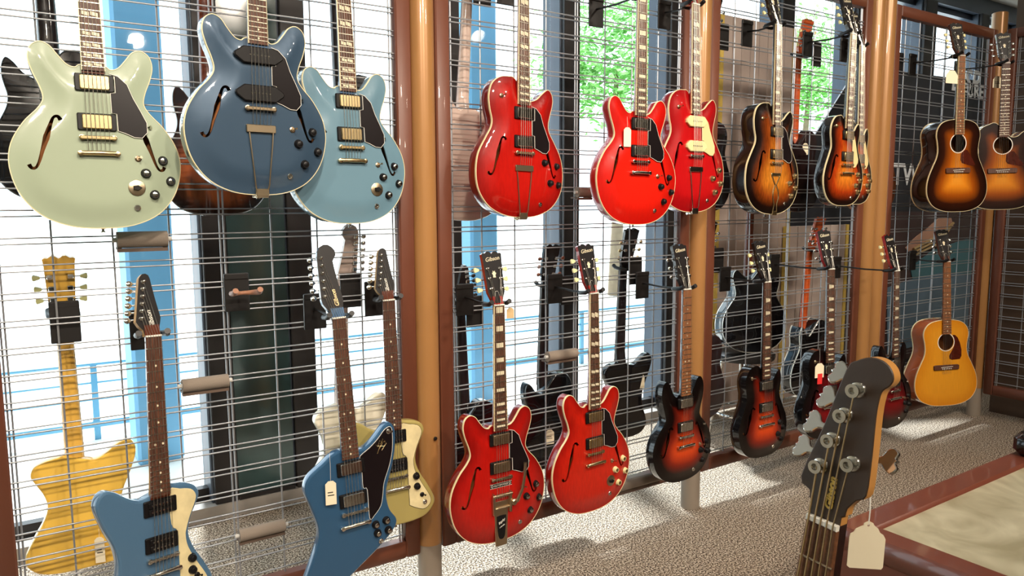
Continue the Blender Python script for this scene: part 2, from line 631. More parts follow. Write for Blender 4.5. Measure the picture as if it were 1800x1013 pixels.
# ------------------------------------------------------------------ display walls behind the far panels
def boards(u0, u1, vtop, Y, label, n):
    a, b = at(u0, 300, Y).x, at(u1, 300, Y).x
    z1 = at(u0, vtop, Y).z
    t = empty('board_partition', (a, Y, 0))
    tag(t, label, 'partition')
    w = (b - a) / n
    me = MB().box(.003, w - .003, 0, .03, .02, z1, .003).mesh('plank', None)
    for i in range(n):
        ob('plank', me, M_beige, t, (i * w, 0, 0))
    ob('edge_tape', MB().box(b - a, b - a + .035, -.004, .03, .02, z1).mesh('edge_tape', None), M_seam, t)
    ob('edge_tape', MB().box(-.035, 0, -.004, .03, .02, z1).mesh('edge_tape', None), M_seam, t)
    return t
boards(1266, 1386, 24, 1.02, 'tall beige board partition behind the third wire panel', 8)
boards(1392, 1492, 398, .98, 'low beige board partition behind the wine red guitars', 7)
def ypoly(name, pix, Y, th, m, parent=None):
    P = [at(u, v, Y) for u, v in pix]
    mb = MB()
    pts = [(p.x, p.z) for p in P]
    if area2(pts) < 0:
        pts.reverse()
    n = len(pts)
    v = [(x, Y, z) for x, z in pts] + [(x, Y + th, z) for x, z in pts]
    f = [tuple(range(n)), tuple(reversed(range(n, 2 * n)))] + [(i + n, (i + 1) % n + n, (i + 1) % n, i) for i in range(n)]
    mb.add(v, f)
    return ob(name, mb.mesh(name, None), m, parent)
db = empty('display_wall', at_floor(1560, 660))
db.location = (6.0, 1.1, 0)
tag(db, 'dark display wall with a slanted top edge and white lettering behind the far panels', 'display wall')
def dpart(name, *a):
    o = ypoly(name, *a)
    o.parent = db
    o.matrix_parent_inverse = Matrix.Translation(db.location).inverted()
    return o
dpart('board', [(1380, 640), (1380, 330), (1398, 292), (1512, 112), (1600, 128), (1790, 150), (1790, 640)], 1.1, .012, M_navy)
for s, u, v, size in (('DSP', 1697, 152, .3), ('PURE', 1711, 161, .17), ('BETWEEN', 1603, 309, .26)):
    me = text_mesh(s, size, .15 if s == 'DSP' else 0., .002, .004)
    v += 0 if s != 'DSP' else -8
    p = at(u, v, 1.0975)
    o = ob('lettering', me, M_print)
    o.location = p
    o.rotation_euler = (PI / 2, 0, 0)
    o.parent = db
    o.matrix_parent_inverse = Matrix.Translation(db.location).inverted()
# the printed poster of a trumpeter
pz = empty('music_poster', (6, 1.04, 0))
tag(pz, 'large printed poster of a trumpet player in jeans behind the fourth wire panel', 'poster')
def ppart(name, pix, dy, m):
    o = ypoly(name, pix, 1.088 - dy, .006, m, None)
    o.parent = pz
    o.matrix_parent_inverse = Matrix.Translation(pz.location).inverted()
    return o
ppart('poster_board', [(1550, 372), (1745, 372), (1742, 600), (1550, 640)], 0, mat('poster ground', lin(62, 44, 44), .5, noise=(2, .4)))
ppart('printed_hand', [(1592, 436), (1606, 420), (1632, 400), (1650, 384), (1672, 382), (1676, 398), (1652, 408), (1640, 426), (1616, 438), (1600, 446)], .006, mat('printed skin', lin(172, 132, 112), .5, noise=(5, .2)))
ppart('printed_shirt', [(1600, 470), (1640, 440), (1700, 420), (1738, 430), (1736, 500), (1640, 500), (1606, 498)], .006, mat('printed teal shirt', lin(66, 112, 124), .5, noise=(3, .25)))
ppart('printed_jeans', [(1560, 506), (1600, 492), (1660, 478), (1738, 486), (1736, 592), (1640, 600), (1560, 622)], .008, mat('printed jeans', lin(92, 116, 136), .5, noise=(4, .35)))
for i in range(3):
    o = MB().tube([at(1600 + i * 3, 452 - i * 7, 1.068), at(1650, 428 - i * 7, 1.068), at(1668 + i * 4, 404 - i * 6, 1.068)], .012, 6).mesh('printed_trumpet', 40)
    o = ob('printed_trumpet', o, mat('printed brass', lin(168, 140, 96), .4, .3))
    o.parent = pz
    o.matrix_parent_inverse = Matrix.Translation(pz.location).inverted()

# ------------------------------------------------------------------ wire display panels and posts
Z0, Z1, FW, FD = .17, 2.6, .058, .022
def hwire(L):
    return MB().tube([(0, 0, 0), (L, 0, 0)], .0026, 6).mesh('wire', 60)
def vwire(L):
    return MB().tube([(0, 0, 0), (0, 0, L)], .003, 6).mesh('wire', 60)
def panel(x0, x1, loc, rz, label):
    W = x1 - x0
    t = empty('display_grid', loc)
    t.rotation_euler.z = rz
    tag(t, label, 'display panel', 'wire grid display panels between posts')
    for a in (0, W - FW):
        ob('stile', MB().box(a, a + FW, -FD, FD, Z0, Z1, .005).mesh('stile', 40), M_frame, t)
    ob('rail', MB().box(FW, W - FW, -FD, FD, Z0, Z0 + .066, .005).mesh('rail', 40), M_frame, t)
    ob('rail', MB().box(FW, W - FW, -FD, FD, Z1 - .06, Z1, .005).mesh('rail', 40), M_frame, t)
    h = hwire(W - 2 * FW)
    z = 2.0097 - 23 * .0762
    while z < Z1 - .07:
        for dz in (0, -.0165):
            if z + dz > Z0 + .075:
                ob('wire', h, M_wire, t, (FW, -.003, z + dz))
        z += .0762
    v = vwire(Z1 - Z0 - .126)
    c = W / 2
    for x in [c - .006, c + .006] + [c + s * q * .1524 for q in (1, 2, 3) for s in (-1, 1)] + [FW + .006, FW + .016, W - FW - .006, W - FW - .016]:
        ob('wire', v, M_wire, t, (x, .003, Z0 + .066))
    return t
panel(-.132, 1.18, (-.132, 0, 0), 0, 'wire grid panel nearest the camera, behind the sage green and blue guitars')
panel(1.277, 2.59, (1.277, 0, 0), 0, 'wire grid panel holding the red hollow-body guitars')
panel(2.706, 3.985, (2.706, 0, 0), 0, 'wire grid panel holding the sunburst electric guitars')
panel(4.215, 5.42, (4.215, 0, 0), 0, 'wire grid panel holding the acoustic guitars')
panel(0, 1.31, (5.475, -.06, 0), -PI / 2, 'wire grid panel turned at a right angle at the far right corner')
def post(x, r, top, label, y=0.):
    t = empty('display_post', (x, y, 0))
    tag(t, label, 'post', 'round posts between display panels')
    ob('shaft', MB().lathe([(r, .2), (r, top - .004), (r - .004, top)], 28).mesh('shaft', 40), M_post, t)
    ob('foot', MB().lathe([(r * .96, 0), (r * .96, .2)], 28).mesh('foot', 40), M_foot, t)
    return t
post(1.228, .0475, 2.7, 'tan post between the pale blue guitar and the cherry red single-cutaway')
bolt = MB().lathe([(.007, 0), (.007, .004), (.004, .005)], 12, axis='y').mesh('bolt', 40)
ob('bolt', bolt, M_blackmetal, bpy.data.objects['display_post'], (.005, -.052, .62), (PI, 0, 0))
post(2.656, .0475, 2.7, 'tan post behind the cherry guitar with cream pickups')
post(4.04, .052, 2.7, 'left one of the twin tan posts beside the acoustic guitars')
post(4.15, .052, 2.7, 'right one of the twin tan posts beside the acoustic guitars')
post(5.475, .047, 2.72, 'tan corner post where the far panels meet', .0)


# ------------------------------------------------------------------ guitars
# local frame: x to the right as seen from the front, y along the neck (0 = bridge, nut at SL), z out of the top
SL = .6285
NUTY = SL
def mirror(half):
    return half + [(-x, y) for x, y in reversed(half) if abs(x) > 1e-6]
OUT = {}
OUT['es335'] = mirror([(0, -.241), (.075, -.234), (.14, -.204), (.184, -.15), (.203, -.08), (.196, -.02), (.166, .035), (.133, .072), (.119, .098), (.124, .128), (.138, .165), (.146, .2), (.139, .23), (.118, .244), (.096, .236), (.079, .214), (.06, .192), (.042, .186), (.027, .194)])
OUT['es175'] = [(0, -.236), (.08, -.228), (.15, -.197), (.194, -.142), (.2065, -.078), (.197, -.012), (.165, .045), (.138, .085), (.132, .115), (.14, .15), (.151, .185), (.154, .212), (.146, .236), (.128, .247), (.1, .228), (.076, .207), (.05, .197), (.028, .197),
                (-.028, .268), (-.06, .275), (-.1, .268), (-.134, .242), (-.148, .2), (-.145, .155), (-.135, .115), (-.14, .085), (-.165, .045), (-.197, -.012), (-.2065, -.078), (-.194, -.142), (-.15, -.197), (-.08, -.228)]
OUT['lp'] = [(0, -.2), (.06, -.196), (.115, -.175), (.152, -.13), (.165, -.075), (.158, -.02), (.135, .03), (.116, .07), (.111, .1), (.117, .13), (.121, .155), (.119, .185), (.108, .206), (.09, .194), (.07, .168), (.05, .155), (.03, .157),
             (-.03, .232), (-.06, .238), (-.095, .225), (-.118, .19), (-.122, .15), (-.115, .11), (-.114, .08), (-.13, .04), (-.154, -.015), (-.165, -.07), (-.152, -.13), (-.115, -.175), (-.06, -.196)]
_ah = [(.09, -.229), (.16, -.2), (.196, -.15), (.203, -.095), (.192, -.04), (.165, .02), (.143, .065), (.135, .105), (.139, .15), (.146, .19), (.14, .225), (.118, .255), (.085, .272), (.04, .28)]
OUT['acoustic'] = mirror([(0, -.235)] + _ah + [(.0001, .281)])
OUT['acoustic_cut'] = [(0, -.235)] + _ah[:7] + [(.137, .105), (.146, .15), (.158, .19), (.152, .222), (.13, .232), (.105, .222), (.08, .2), (.05, .195), (.028, .21)] + [(-x, y) for x, y in reversed(_ah)]
OUT['bird_flip'] = [(-.02, -.178), (.06, -.178), (.115, -.165), (.146, -.132), (.146, -.1), (.122, -.05), (.094, 0), (.081, .045), (.088, .085), (.107, .125), (.117, .15), (.108, .175), (.08, .19), (.045, .197), (.028, .2), (-.028, .18), (-.056, .175), (-.085, .19), (-.115, .213), (-.143, .222), (-.163, .205), (-.167, .175), (-.15, .12), (-.125, .06), (-.117, .01), (-.125, -.04), (-.145, -.09), (-.15, -.13), (-.12, -.165), (-.07, -.177)]
OUT['bird'] = [(0, -.19), (.04, -.165), (.085, -.135), (.13, -.098), (.144, -.066), (.122, -.025), (.115, .03), (.13, .08), (.148, .13), (.162, .2), (.161, .24), (.146, .263), (.125, .258), (.098, .232), (.068, .207), (.036, .197), (-.036, .207), (-.09, .176), (-.137, .143), (-.151, .1), (-.133, .035), (-.119, -.04), (-.143, -.11), (-.185, -.2), (-.2, -.255), (-.175, -.29), (-.12, -.275), (-.06, -.23)]
OUT['es339'] = [(x * .875, y * .83 if y < 0 else y * (.83 + .17 * max(0, (y - .12) / .124))) for x, y in OUT['es335']]
def outline(shape):
    P = smooth(OUT[shape], 5)
    return P if area2(P) > 0 else P[::-1]

def stroke(line, w):
    """closed outline of a stroke with varying half width"""
    L = []
    n = len(line)
    for i in range(n - 1):
        p0, p1, p2, p3 = line[max(i - 1, 0)], line[i], line[i + 1], line[min(i + 2, n - 1)]
        for k in range(4):
            t = k / 4
            L.append((tuple(.5 * (2 * p1[j] + (p2[j] - p0[j]) * t + (2 * p0[j] - 5 * p1[j] + 4 * p2[j] - p3[j]) * t * t + (3 * p1[j] - p0[j] - 3 * p2[j] + p3[j]) * t ** 3) for j in (0, 1)), w[i] * (1 - t) + w[i + 1] * t))
    L.append((line[-1], w[-1]))
    a, b = [], []
    for i, (p, r) in enumerate(L):
        q0, q1 = L[max(i - 1, 0)][0], L[min(i + 1, len(L) - 1)][0]
        tx, ty = q1[0] - q0[0], q1[1] - q0[1]
        d = math.hypot(tx, ty) or 1
        a.append((p[0] - ty / d * r, p[1] + tx / d * r))
        b.append((p[0] + ty / d * r, p[1] - tx / d * r))
    P = a + b[::-1]
    return P if area2(P) > 0 else P[::-1]
def fhole(sx, k=1., dy=0.):
    ln = [(.083, .043), (.0885, .0525), (.0985, .05), (.107, .03), (.1165, .001), (.1185, -.006), (.128, -.036), (.138, -.068), (.1465, -.082), (.1555, -.0815), (.16, -.073)]
    w = [.0052, .0042, .0032, .0045, .0074, .0074, .0046, .0034, .0034, .0042, .005]
    P = stroke([(x * k, y * k + dy) for x, y in ln], w)
    if sx < 0:
        P = [(-x, y) for x, y in P][::-1]
    return P
def circle(c, r, n=28):
    return [(c[0] + r * math.cos(2 * PI * i / n), c[1] + r * math.sin(2 * PI * i / n)) for i in range(n)]

_cache = {}
def archz(d, arch):
    t = np.clip(d / .075, 0, 1)
    return arch * (t * t * (3 - 2 * t))
def hollow_meshes(shape, th, holes, arch):
    """body (sides, back, bare inside) and top plate of a hollow guitar"""
    key = ('h', shape, th, holes, arch)
    if key in _cache:
        return _cache[key]
    P = outline(shape)
    H = []
    if holes == 'f':
        k = .86 if shape in ('lp', 'es339') else 1.
        H = [fhole(-1, k), fhole(1, k)]
    elif holes == 'round':
        H = [circle((0, .148), .0495)]
    v, t, d = plate(P, H)
    z = archz(d, arch)
    verts = [(x, y, zz) for (x, y), zz in zip(v, z)]
    faces = list(t)
    dd = list(d)
    for h in H:                      # the cut edge of each sound hole
        zz = archz(dist(P, h), arch)
        n0, n = len(verts), len(h)
        verts += [(x, y, q) for (x, y), q in zip(h, zz)] + [(x, y, q - .005) for (x, y), q in zip(h, zz)]
        dd += [.02] * (2 * n)
        faces += [(n0 + i, n0 + n + i, n0 + n + (i + 1) % n, n0 + (i + 1) % n) for i in range(n)]
    top = new_mesh('top', verts, faces, 50)
    edge_attr(top, dd)
    n = len(P)
    prof = [(0, 0), (0, -th * .5), (0, -th + .006), (-.0015, -th + .0025), (-.005, -th)]
    verts, faces, idx = [], [], []
    for o_, zz in prof:
        verts += [(x, y, zz) for x, y in offset(P, o_)]
    for r in range(len(prof) - 1):
        for i in range(n):
            j = (i + 1) % n
            faces.append((r * n + i, r * n + n + i, r * n + n + j, r * n + j))
            idx.append(0)
    e = [0.] * n + [.004] * n + [.004] * (n * (len(prof) - 2))
    v, t, d = plate(offset(P, -.005), (), .03)
    n0 = len(verts)
    zb = archz(d, arch * .7)
    verts += [(x, y, -th - q) for (x, y), q in zip(v, zb)]
    faces += [(n0 + a, n0 + c, n0 + b) for a, b, c in t]
    idx += [0] * len(t)
    e += list(d)
    n1 = len(verts)
    verts += [(x, y, -th + .004) for x, y in v]
    faces += [(n1 + a, n1 + b, n1 + c) for a, b, c in t]
    idx += [1] * len(t)
    e += list(d)
    body = new_mesh('body', verts, faces, 40, 2, idx)
    edge_attr(body, e)
    # binding: a strip round the top edge
    A, B, C = offset(P, .0007), offset(P, -.0016), offset(P, .0007)
    verts = [(x, y, -.0065) for x, y in A] + [(x, y, .0004) for x, y in A] + [(x, y, .0014) for x, y in offset(P, .0002)] + [(x, y, .0016) for x, y in B] + [(x, y, -.001) for x, y in B]
    faces = [(r * n + i, r * n + (i + 1) % n, r * n + n + (i + 1) % n, r * n + n + i) for r in range(4) for i in range(n)]
    bind = new_mesh('binding', verts, faces, 40)
    _cache[key] = (body, top, bind)
    return _cache[key]
def solid_mesh(shape, th):
    key = ('s', shape, th)
    if key in _cache:
        return _cache[key]
    P = outline(shape)
    n = len(P)
    prof = [(-.008, 0), (-.0035, -.0012), (-.001, -.004), (0, -.009), (0, -th + .009), (-.001, -th + .004), (-.0035, -th + .0012), (-.008, -th)]
    verts, faces, e = [], [], []
    for o_, zz in prof:
        verts += [(x, y, zz) for x, y in offset(P, o_)]
        e += [0.] * n
    for r in range(len(prof) - 1):
        for i in range(n):
            j = (i + 1) % n
            faces.append((r * n + i, r * n + n + i, r * n + n + j, r * n + j))
    v, t, d = plate(offset(P, -.008), (), .03)
    for zz, s in ((0, 1), (-th, -1)):
        n0 = len(verts)
        verts += [(x, y, zz) for x, y in v]
        faces += [tuple(n0 + q for q in (f if s > 0 else f[::-1])) for f in t]
        e += list(d)
    me = new_mesh('body', verts, faces, 30)
    edge_attr(me, e)
    _cache[key] = me
    return me

_ol = {}
def topz(shape, x, y):
    ar = ARCH.get(shape, 0.)
    if ar == 0:
        return 0.
    if shape not in _ol:
        _ol[shape] = outline(shape)
    return float(archz(dist(_ol[shape], [(x, y)]), ar)[0])

def cached(key, fn):
    if key not in _cache:
        _cache[key] = fn()
    return _cache[key]

# ---- headstocks (x, height above the nut)
def hp(x, h, z=0.):
    a = math.radians(13)
    return (x, NUTY + h * math.cos(a) + z * math.sin(a), -.002 - h * math.sin(a) + z * math.cos(a))
HEAD = {
    'book': [(.0215, 0), (.0225, .016), (.028, .03), (.0345, .045), (.0395, .165), (.0415, .183), (.036, .187), (.028, .186), (.019, .193), (.009, .192), (0, .184),
             (-.009, .192), (-.019, .193), (-.028, .186), (-.036, .187), (-.0415, .183), (-.0395, .165), (-.0345, .045), (-.028, .03), (-.0225, .016), (-.0215, 0)],
    'inline': [(.0215, 0), (.0205, .0187), (.026, .036), (.0292, .05), (.022, .1), (.0165, .15), (.0155, .163), (.0125, .173), (.005, .178), (-.004, .177), (-.0115, .17), (-.0155, .163), (-.036, .062), (-.0405, .042), (-.034, .029), (-.024, .017), (-.0215, 0)],
    'round': [(.0215, 0), (.018, .0225), (.023, .04), (.0255, .055), (.018, .11), (.0132, .155), (.0116, .18), (.018, .19), (.0245, .2), (.0235, .214), (.0165, .225), (.004, .234), (-.01, .235), (-.024, .228), (-.034, .212), (-.038, .19), (-.0445, .06), (-.042, .046), (-.032, .03), (-.022, .016), (-.0215, 0)],
}
def head_mesh(kind):
    P = HEAD[kind]
    n = len(P)
    v = [hp(x, h, 0) for x, h in P] + [hp(x, h, -.015) for x, h in P]
    f = [tuple(range(n)), tuple(reversed(range(n, 2 * n)))]
    ix = [0, 1]
    for i in range(n):
        j = (i + 1) % n
        f.append((i, n + i, n + j, j))
        ix.append(1)
    return new_mesh('headstock', v, f, None, 2, ix)
def tuner_mesh():
    mb = MB()
    mb.lathe([(.0058, 0), (.0058, .0016), (.004, .003), (.0028, .004), (.0028, .011), (.0035, .0125), (.002, .0135)], 12)
    mb.box(-.008, .008, -.007, .007, -.024, -.0155, .002)
    mb.tube([(0, 0, -.02), (-.03, 0, -.02)], .0022, 6)
    return mb.mesh('tuner', 40)
def button_mesh(kind):
    mb = MB()
    if kind == 'keystone':
        pts = [(-.031, -.0035), (-.036, -.0055), (-.0465, -.009), (-.05, -.007), (-.051, 0), (-.05, .007), (-.0465, .009), (-.036, .0055), (-.031, .0035)]
        if area2(pts) < 0:
            pts = pts[::-1]
        mb.prism(pts, -.0235, -.0165)
    else:
        mb.lathe([(.002, -.03), (.005, -.032), (.0082, -.038), (.0082, -.042), (.005, -.0475), (.002, -.0485)], 12, (0, 0, -.02), 'x')
        mb.v = [(x, y * 1.05, (z + .02) * .55 - .02) for x, y, z in mb.v]
    return mb.mesh('tuner_button', 40)

def fret_y(n):
    return SL * 2 ** (-n / 12)
def halfw(y):
    return .0215 + (SL - y) / SL * .0085
def neck_mesh(join, thick=.02):
    """rounded shaft from the body to the nut with a heel, and the volute"""
    v, f = [], []
    ys = [join - .02, join + .0, join + .02, join + .05, .35, .45, .55, NUTY - .02, NUTY + .004, NUTY + .03]
    ds = [.04, .036, .03, .023, thick + .001, thick, thick - .001, thick - .001, thick, .014]
    n = 10
    for y, d in zip(ys, ds):
        w = halfw(min(y, NUTY)) - .0004
        for i in range(n + 1):
            a = PI * i / n
            zz = -.001 - math.sin(a) ** .8 * d
            if y > NUTY:
                zz -= (y - NUTY) * .23
            v.append((w * math.cos(a), y, zz + .004))
    m1 = n + 1
    for r in range(len(ys) - 1):
        for i in range(n):
            f.append((r * m1 + i, r * m1 + i + 1, r * m1 + m1 + i + 1, r * m1 + m1 + i))
        f.append((r * m1, r * m1 + m1, r * m1 + m1 + n, r * m1 + n))
    f.append(tuple(reversed(range(m1))))
    f.append(tuple(range((len(ys) - 1) * m1, len(ys) * m1)))
    return new_mesh('neck', [(x, y, z) for x, y, z in v], [q[::-1] for q in f], 50)
FBZ = .003
def board_mesh(end):
    v, f = [], []
    ys = [end, NUTY - .003]
    for y in ys:
        w = halfw(y)
        for x, z in ((-w, FBZ), (-w, FBZ + .0048), (-w * .6, FBZ + .0058), (0, FBZ + .0062), (w * .6, FBZ + .0058), (w, FBZ + .0048), (w, FBZ)):
            v.append((x, y, z))
    for i in range(6):
        f.append((i, 7 + i, 8 + i, i + 1))
    f += [(0, 6, 13, 7), tuple(range(7)), tuple(reversed(range(7, 14)))]
    return new_mesh('fretboard', v, f, 30)
def frets_mesh(end):
    mb = MB()
    for n in range(1, 25):
        y = fret_y(n)
        if y < end + .002:
            break
        w = halfw(y)
        mb.box(-w, w, y - .0011, y + .0011, FBZ + .004, FBZ + .0073)
    return mb.mesh('frets', None)
def fb_binding_mesh(end):
    mb = MB()
    for s in (-1, 1):
        w0, w1 = halfw(end), halfw(NUTY)
        pts = [(s * (w0 - .0014), end), (s * (w0 + .0006), end), (s * (w1 + .0006), NUTY - .003), (s * (w1 - .0014), NUTY - .003)]
        if area2(pts) < 0:
            pts = pts[::-1]
        mb.prism(pts, FBZ - .0005, FBZ + .0058)
    return mb.mesh('fretboard_binding', None)
def inlay_mesh(n, kind, part=0):
    y = (fret_y(n) + fret_y(n - 1)) / 2
    w, g = halfw(y), fret_y(n - 1) - fret_y(n)
    mb = MB()
    z0, z1 = FBZ + .0055, FBZ + .0068
    if kind == 'dot':
        x = {0: 0, 1: -.011, 2: .011}[part]
        mb.lathe([(.0032, z0), (.0032, z1)], 10, (x, y, 0))
    elif kind == 'block':
        mb.box(-w * .62, w * .62, y - g * .3, y + g * .3, z0, z1)
    elif kind == 'trap':
        pts = [(-w * .62, y - g * .33), (w * .62, y - g * .2), (w * .62, y + g * .2), (-w * .62, y + g * .33)]
        mb.prism(pts, z0, z1)
    else:
        s = -1 if part == 1 else 1
        x0, x1 = (-w * .74, -w * .06) if s < 0 else (w * .06, w * .74)
        q = g * .14
        mb.prism([(x0, y - g * .32 + q), (x1, y - g * .32 - q * .2), (x1, y + g * .32 - q), (x0, y + g * .32 + q * .2)], z0, z1)
    return mb.mesh('inlay', None)

# ---- hardware
def pickup_ring_mesh():
    return MB().box(-.046, .046, -.0225, .0225, 0, .009, .0025).mesh('pickup', 40)
def pickup_cover_mesh():
    mb = MB()
    mb.box(-.035, .035, -.0185, .0185, .005, .0155, .0025)
    for i in range(6):
        mb.lathe([(.0024, .015), (.0024, .0163)], 8, (-.026 + i * .0104, .009, 0))
    return mb.mesh('pickup_cover', 40)
def open_coil_mesh():
    mb = MB()
    mb.box(-.035, .035, -.0185, -.0005, .005, .014, .002)
    mb.box(-.035, .035, .0005, .0185, .005, .014, .002)
    return mb.mesh('coil', 40)
def poles_mesh():
    mb = MB()
    for i in range(6):
        for y in (-.0095, .0095):
            mb.lathe([(.0026, .013), (.0026, .0152)], 8, (-.026 + i * .0104, y, 0))
    return mb.mesh('pole_pieces', 40)
def dogear_mesh():
    pts = [(-.044, -.0225), (.044, -.0225), (.067, -.006), (.069, 0), (.067, .006), (.044, .0225), (-.044, .0225), (-.067, .006), (-.069, 0), (-.067, -.006)]
    return MB().prism(pts, 0, .0135, 0, .0025, .0025).mesh('pickup', 40)
def soapbar_mesh():
    pts = [(-.042, -.0225), (.042, -.0225), (.062, -.007), (.062, .007), (.042, .0225), (-.042, .0225), (-.062, .007), (-.062, -.007)]
    return MB().prism(pts, 0, .013, 0, .0025, .0025).mesh('pickup', 40)
def poles1_mesh():
    mb = MB()
    for i in range(6):
        mb.lathe([(.0026, .013), (.0026, .0148)], 8, (-.026 + i * .0104, 0, 0))
    return mb.mesh('pole_pieces', 40)
def bridge_mesh():
    mb = MB()
    mb.box(-.043, .043, -.0045, .0045, .0085, .0165, .002)
    for s in (-1, 1):
        mb.lathe([(.0055, 0), (.0055, .008), (.0075, .0085), (.0075, .0135), (.005, .0145)], 12, (s * .0375, 0, 0))
    for i in range(6):
        mb.box(-.0285 + i * .0105, -.0235 + i * .0105, -.0035, .0035, .016, .0185)
    return mb.mesh('bridge', 40)
def stop_mesh():
    mb = MB()
    mb.tube([(-.05, 0, .011), (-.04, .001, .0125), (0, .0015, .0135), (.04, .001, .0125), (.05, 0, .011)], [.004, .0062, .0066, .0062, .004], 10)
    for s in (-1, 1):
        mb.lathe([(.0055, 0), (.0055, .01), (.0072, .0105), (.0072, .0165), (.005, .0175)], 12, (s * .0435, 0, 0))
    return mb.mesh('tailpiece', 40)
def trapeze_mesh(ybut):
    mb = MB()
    mb.box(-.042, .042, -.066, -.044, .007, .0155, .002)
    for s in (-1, 1):
        mb.tube([(s * .034, -.064, .012), (s * .032, -.09, .013), (s * .02, ybut + .03, .01), (s * .016, ybut + .012, .007)], .002, 6)
    mb.box(-.019, .019, ybut - .004, ybut + .018, .0005, .0095, .002)
    mb.box(-.017, .017, ybut - .008, ybut - .001, -.03, .008, .001)
    return mb.mesh('tailpiece', 40)
def zigzag_tail_mesh(ybut):
    mb = MB()
    mb.box(-.036, .036, -.06, -.044, .006, .013, .002)
    for s in (-1, 1):
        mb.tube([(s * .03, -.06, .01), (s * .004, -.1, .01), (s * .02, -.13, .01), (s * .022, -.16, .01), (s * .01, -.19, .01), (s * .016, ybut + .01, .006)], .003, 6)
    mb.box(-.017, .017, ybut - .005, ybut + .016, .0005, .008, .002)
    return mb.mesh('tailpiece', 40)
def knob_mesh():
    mb = MB()
    mb.lathe([(.0135, 0), (.0135, .002), (.0118, .004), (.0102, .013), (.0098, .0135)], 18)
    return mb.mesh('knob', 40)
def knob_cap_mesh():
    return MB().lathe([(.0074, .0134), (.0074, .0145), (.0062, .0152)], 16).mesh('knob_cap', 40)
def switch_mesh():
    mb = MB()
    mb.lathe([(.0085, 0), (.0085, .002), (.0055, .0035), (.005, .006)], 14)
    mb.tube([(0, 0, .004), (.004, .002, .015), (.005, .0025, .02)], [.0018, .002, .0035], 8)
    return mb.mesh('switch', 40)
def jack_mesh():
    return MB().lathe([(.0085, 0), (.0085, .002), (.0065, .004), (.0065, .005), (.0032, .005), (.003, .001)], 14).mesh('jack', 40)
def dial_mesh():
    mb = MB()
    mb.lathe([(.0215, 0), (.0215, .0018), (.02, .0025)], 24)
    return mb.mesh('dial', 40)
def pointer_mesh():
    mb = MB()
    mb.prism([(-.009, -.005), (.002, -.0075), (.013, 0), (.002, .0075), (-.009, .005)], .002, .012, 0, .0015, .0015)
    return mb.mesh('pointer_knob', 40)
def strap_mesh():
    return MB().lathe([(.0065, 0), (.0035, .003), (.0035, .006), (.0062, .0095), (.0062, .011)], 12).mesh('strap_button', 40)
GUARD = {
    'es': [(.034, .172), (.056, .166), (.077, .146), (.09, .11), (.107, .075), (.12, .046), (.12, .02), (.107, .005), (.088, .006), (.066, .016), (.05, .021), (.049, .066), (.037, .068), (.037, .12), (.049, .122), (.049, .165)],
    'lp': [(.03, .15), (.047, .148), (.06, .115), (.075, .07), (.09, .03), (.088, .012), (.07, -.01), (.052, -.012), (.05, .066), (.037, .068), (.037, .12), (.032, .12)],
    'flip': [(.028, .182), (.06, .18), (.09, .172), (.104, .155), (.103, .135), (.085, .095), (.073, .06), (.07, .04), (.076, .005), (.1, -.045), (.125, -.09), (.132, -.115), (.122, -.132), (.1, -.14), (.055, -.118), (.05, -.1), (.048, .0), (.047, .06), (.03, .085)],
    'bird': [(.036, .175), (.07, .195), (.1, .218), (.125, .243), (.145, .248), (.15, .225), (.145, .17), (.13, .12), (.108, .07), (.1, .03), (.09, -.005), (.066, -.03), (.05, -.035), (.05, .06), (.037, .07), (.037, .12), (.036, .16)],
}
def guard_mesh(kind, h):
    P = smooth(GUARD[kind], 3) if kind in ('bird', 'flip') else GUARD[kind]
    P = P if area2(P) > 0 else P[::-1]
    return MB().prism(P, h, h + .0022, 0, .0012, .0008).mesh('pickguard', 30)
def guard_edge_mesh(kind, h):
    P = smooth(GUARD[kind], 3) if kind in ('bird', 'flip') else GUARD[kind]
    P = P if area2(P) > 0 else P[::-1]
    return MB().prism(offset(P, .0013), h - .0004, h + .0012).mesh('pickguard_edge', 30)

def pose_matrix(x, y, z, yaw, lean, roll):
    B = Matrix(((1, 0, 0), (0, 0, -1), (0, 1, 0)))
    R = Matrix.Rotation(yaw, 3, 'Z') @ B @ Matrix.Rotation(lean, 3, 'X') @ Matrix.Rotation(roll, 3, 'Z')
    M = R.to_4x4()
    M.translation = (x, y, z)
    return M

KNOBS_ES = [(.156, -.056), (.111, -.092), (.174, -.112), (.13, -.15)]
KNOBS_LP = [(.098, -.045), (.125, -.075), (.085, -.1), (.115, -.13)]
SOLID = ('bird', 'bird_flip')
ARCH = {'es335': .013, 'es175': .016, 'lp': .013, 'es339': .012, 'acoustic': .0, 'acoustic_cut': .0}

